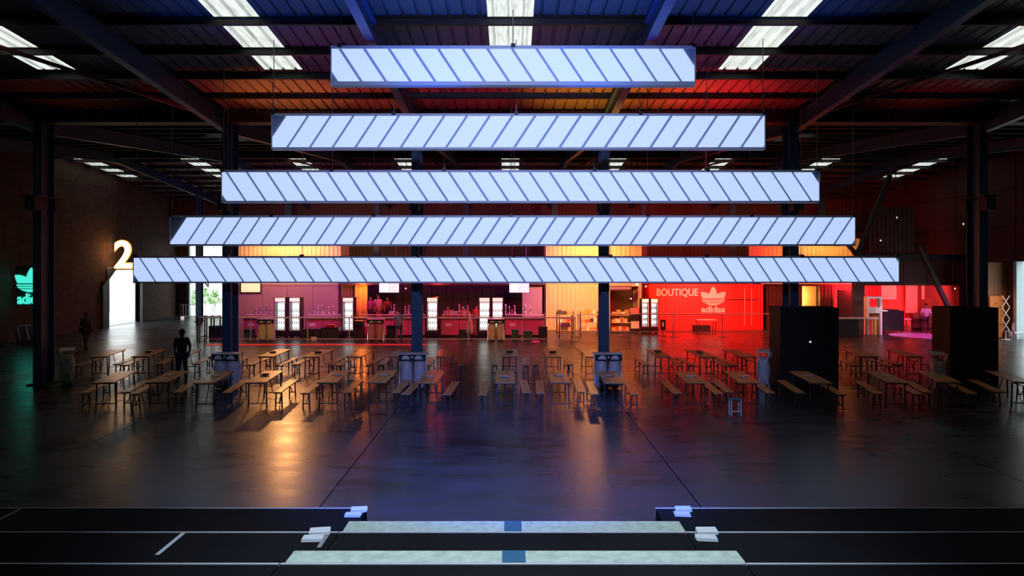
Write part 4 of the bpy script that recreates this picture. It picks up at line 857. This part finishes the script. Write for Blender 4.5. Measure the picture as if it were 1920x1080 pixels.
o = empty('dark_totem', (X(1744, 45.6), 45.6, 0), 0, 'dark clothes totem left of the person in pink', 'rack'); MB().box(-.3, .3, 0, .3, .06, 1.9).build('totem_body', M_DK, o); MB().box(-.4, .4, -.1, .4, 0, .05).build('base', M_BLACK, o)
for s, px in ((0, 1718), ):
    tag(MB().lathe([(.28, .0), (.34, .15), (.3, .4), (.34, .75), (.25, 1.0), (.05, 1.1)], k=12).build('drum_seat', M_BLACK, None, (X(px, 44.8), 44.8, 0)), 'dark rounded figure-like stand before the pink banner', 'stand')
o = empty('white_bench', (X(1700, 44), 44, 0), 0, 'small white side table right of the black case', 'table'); MB().box(-.3, .3, 0, .4, .7, .76).build('tabletop', M_WHITE, o)
for sx in (-.26, .26):
    for y in (.04, .36): MB().box(sx-.02, sx+.02, y-.02, y+.02, 0, .7).build('leg', M_WHITE, o)
# ------------------------------------------------------------------ people
def skin(nm, verts, edges, rad, m, parent, sub=1, root=0):
    me = bpy.data.meshes.new(nm); me.from_pydata([tuple(v) for v in verts], edges, []); me.materials.append(m)
    o = link(nm, me, parent); sk = o.modifiers.new('skin', 'SKIN'); sk.use_smooth_shade = True
    for i, r in enumerate(rad): v = me.skin_vertices[0].data[i]; v.radius = r if isinstance(r, tuple) else (r, r); v.use_root = (i == root)
    ss = o.modifiers.new('sub', 'SUBSURF'); ss.levels = sub; ss.render_levels = sub; return o
def person(x, y, rz, lab, h=1.74, skinc=(.45, .26, .18), top=(.3, .3, .3), legc=(.1, .1, .12), hair=(.02, .015, .01), pose='stand', z=0, shoe=(.02, .02, .02)):
    """faces -Y at rz=0"""
    o = empty('person', (x, y, z), rz, lab, 'person'); k = h/1.74
    V = lambda a, b, c: Vector((a, b, c))*k
    lean = {'stand': 0, 'lean': .30, 'walk': .03, 'bend': .55}[pose]
    P = {'pel': V(0, 0, .93), 'spi': V(0, -.10*lean, 1.12), 'che': V(0, -.30*lean, 1.32), 'nek': V(0, -.42*lean, 1.48), 'hd0': V(0, -.50*lean-.01, 1.56), 'hd1': V(0, -.56*lean-.02, 1.64), 'hd2': V(0, -.60*lean, 1.71)}
    st = {'stand': .04, 'lean': .08, 'walk': .24, 'bend': .12}[pose]
    arm = {'stand': (.05, -.12), 'lean': (-.25, -.42), 'walk': (.10, -.22), 'bend': (-.2, -.4)}[pose]
    for s, n in ((-1, 'l'), (1, 'r')):
        f = s*st
        P['hip'+n] = V(s*.09, 0, .88); P['kne'+n] = V(s*.10, -.05+f*.45, .49); P['ank'+n] = V(s*.11, .02+f, .08); P['toe'+n] = V(s*.13, -.14+f, .03)
        sh = P['che']+V(s*.18, -.03*lean, .09); P['sho'+n] = sh
        a = arm if pose in ('lean', 'bend') else ((arm[0], arm[1]) if s > 0 else (.02, -.05 if pose == 'stand' else .12))
        P['elb'+n] = sh+V(s*.06, a[0]*.4+.03, -.27); P['wri'+n] = P['elb'+n]+V(-s*.02, a[1]*.6 if pose != 'lean' else -.22, -.22 if pose != 'lean' else -.10)
        d = (P['wri'+n]-P['elb'+n]).normalized(); P['pal'+n] = P['wri'+n]+d*.06*k
    names_ = list(P); idx = {n: i for i, n in enumerate(names_)}; vs = [P[n] for n in names_]
    E = [('pel', 'spi'), ('spi', 'che'), ('che', 'nek'), ('nek', 'hd0'), ('hd0', 'hd1'), ('hd1', 'hd2')]
    for n in 'lr': E += [('pel', 'hip'+n), ('hip'+n, 'kne'+n), ('kne'+n, 'ank'+n), ('ank'+n, 'toe'+n), ('che', 'sho'+n), ('sho'+n, 'elb'+n), ('elb'+n, 'wri'+n), ('wri'+n, 'pal'+n)]
    Rr = {'pel': (.13, .10), 'spi': (.125, .09), 'che': (.15, .10), 'nek': .055, 'hd0': .07, 'hd1': (.078, .09), 'hd2': .065}
    for n in 'lr': Rr.update({'hip'+n: .09, 'kne'+n: .056, 'ank'+n: .04, 'toe'+n: .035, 'sho'+n: .058, 'elb'+n: .042, 'wri'+n: .028, 'pal'+n: (.036, .02)})
    sc = lambda r, g=1: tuple(q*k*g for q in r) if isinstance(r, tuple) else r*k*g
    edges = [(idx[a], idx[b_]) for a, b_ in E]; rad = [sc(Rr[n]) for n in names_]
    # nose, ears, fingers
    def add(par, p, r): vs.append(p); rad.append(r*k); edges.append((par, len(vs)-1)); return len(vs)-1
    add(idx['hd1'], P['hd1']+V(0, -.105, -.02), .014)
    for s in (-1, 1): add(idx['hd1'], P['hd1']+V(s*.09, .0, -.01), .014)
    for s, n in ((-1, 'l'), (1, 'r')):
        d = (P['pal'+n]-P['wri'+n]).normalized(); side = d.cross(Vector((1, 0, 0))).normalized()
        for j in range(4):
            b_ = add(idx['pal'+n], P['pal'+n]+side*(j-1.5)*.02*k+d*.035*k, .009); add(b_, vs[b_]+d*(.045-.006*abs(j-1.3))*k+Vector((-s*.012, 0, 0)), .008)
        t_ = add(idx['wri'+n], P['wri'+n]+side*.042*k+d*.03*k, .010); add(t_, vs[t_]+d*.035*k, .009)
    def mm(c, nm): return mat('%s_%d_%d_%d' % (nm, c[0]*100, c[1]*100, c[2]*100), c, .75)
    skin('body', vs, edges, rad, mm(skinc, 'skin'), o)
    def sub(nm, ns, es, g, c, ex=0):
        ii = {n: i for i, n in enumerate(ns)}; return skin(nm, [P[n] for n in ns], [(ii[a], ii[b_]) for a, b_ in es], [sc(Rr[n] if not (n[:3] == 'che') else (.165, .125), g) for n in ns], mm(c, nm), o)
    P['belt'] = P['pel']+V(0, 0, -.03); Rr['belt'] = (.14, .11)
    P['midl'] = P['elbl']; P['midr'] = P['elbr']
    P['col'] = P['che']+V(0, -.03*lean, .085); Rr['col'] = (.13, .095); Rr['shol'] = Rr['shor'] = .064
    sub('shirt', ['belt', 'spi', 'che', 'col', 'shol', 'shor', 'elbl', 'elbr'], [('belt', 'spi'), ('spi', 'che'), ('che', 'col'), ('che', 'shol'), ('che', 'shor'), ('shol', 'elbl'), ('shor', 'elbr')], 1.24, top)
    sub('trousers', ['belt', 'hipl', 'hipr', 'knel', 'kner', 'ankl', 'ankr'], [('belt', 'hipl'), ('belt', 'hipr'), ('hipl', 'knel'), ('hipr', 'kner'), ('knel', 'ankl'), ('kner', 'ankr')], 1.22, legc)
    Rr['hd2'] = .075
    hc = P['hd1']+V(0, .018, .012)
    hr = MB().lathe([(.094*k*cos(a_), .118*k*sin(a_)) for a_ in (-.35, -.1, .2, .5, .8, 1.1, 1.35, 1.5)], k=14).build('hair', mm(hair, 'hair'), o, hc, smooth=True); hr.rotation_euler = (-.38, 0, 0)
    for s in (-1, 1): MB().lathe([(.002*k, -.009*k), (.010*k, 0), (.002*k, .009*k)], k=6).build('eye', M_BLACK, o, P['hd1']+V(s*.032, -.082, -.002))
    for n in 'lr':
        skin('shoe', [P['ank'+n]+V(0, .03, -.035), P['toe'+n]], [(0, 1)], [.048*k, .042*k], mm(shoe, 'shoe'), o)
    return o
DK = (.015, .015, .02)
person(X(372, 26.2), 24.9, R(10), 'dark silhouetted person standing among the tables left of the bar', 1.84, top=DK, legc=(.02, .025, .04), skinc=(.05, .04, .035))
person(X(156, 34.6), 34.8, R(60), 'dim walking person in dark jacket and maroon trousers near the brick wall', 1.76, top=(.03, .03, .035), legc=(.10, .02, .02), pose='walk', skinc=(.10, .07, .06))
person(X(751, 38.2), 37.6, R(180), 'blue-shirted customer standing at the bar ledge with back turned', 1.78, top=(.22, .30, .65), legc=(.07, .09, .22), pose='walk', hair=(.10, .03, .03))
person(X(695, 42.2), 42.25, R(-15), 'bar worker in a dark red top beside the orange curtain', 1.74, top=(.45, .12, .12), legc=(.05, .02, .02), z=.513)
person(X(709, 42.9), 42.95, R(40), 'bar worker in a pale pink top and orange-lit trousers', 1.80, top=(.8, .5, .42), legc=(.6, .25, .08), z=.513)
person(X(724, 43.4), 43.6, R(20), 'bar worker bending forward behind the counter in red and black', 1.62, top=(.4, .05, .07), legc=DK, pose='bend', z=.513)
person(X(840, 42.3), 42.3, 0, 'bar worker in dark red right of the lone fridge', 1.70, top=(.35, .05, .07), legc=DK, pose='lean')
person(X(869, 42.2), 42.2, R(-20), 'bar worker in bright red midway between the fridges', 1.72, top=(.6, .08, .10), legc=DK, pose='lean')
person(X(893, 42.6), 42.6, R(15), 'bar worker in red just left of the fridge pair', 1.72, top=(.55, .05, .06), legc=DK)
person(X(1757, 41.5), 42.6, R(-30), 'person in a pink-lit white shirt in the red room', 1.80, top=(.85, .75, .75), legc=(.05, .03, .04), pose='lean')
st_ = empty('duckboard', (0, 41.7, 0), 0, 'raised duckboard floor behind the bar at the orange curtain', 'platform')
for i in range(11): MB().box(-8.75+i*.2, -8.75+i*.2+.18, 0, 2.5, .42, .498).build('plank', M_LEG, st_)
for y in (.1, 1.2, 2.3): MB().box(-8.75, -6.57, y, y+.1, 0, .418).build('bearer', M_LEG, st_)
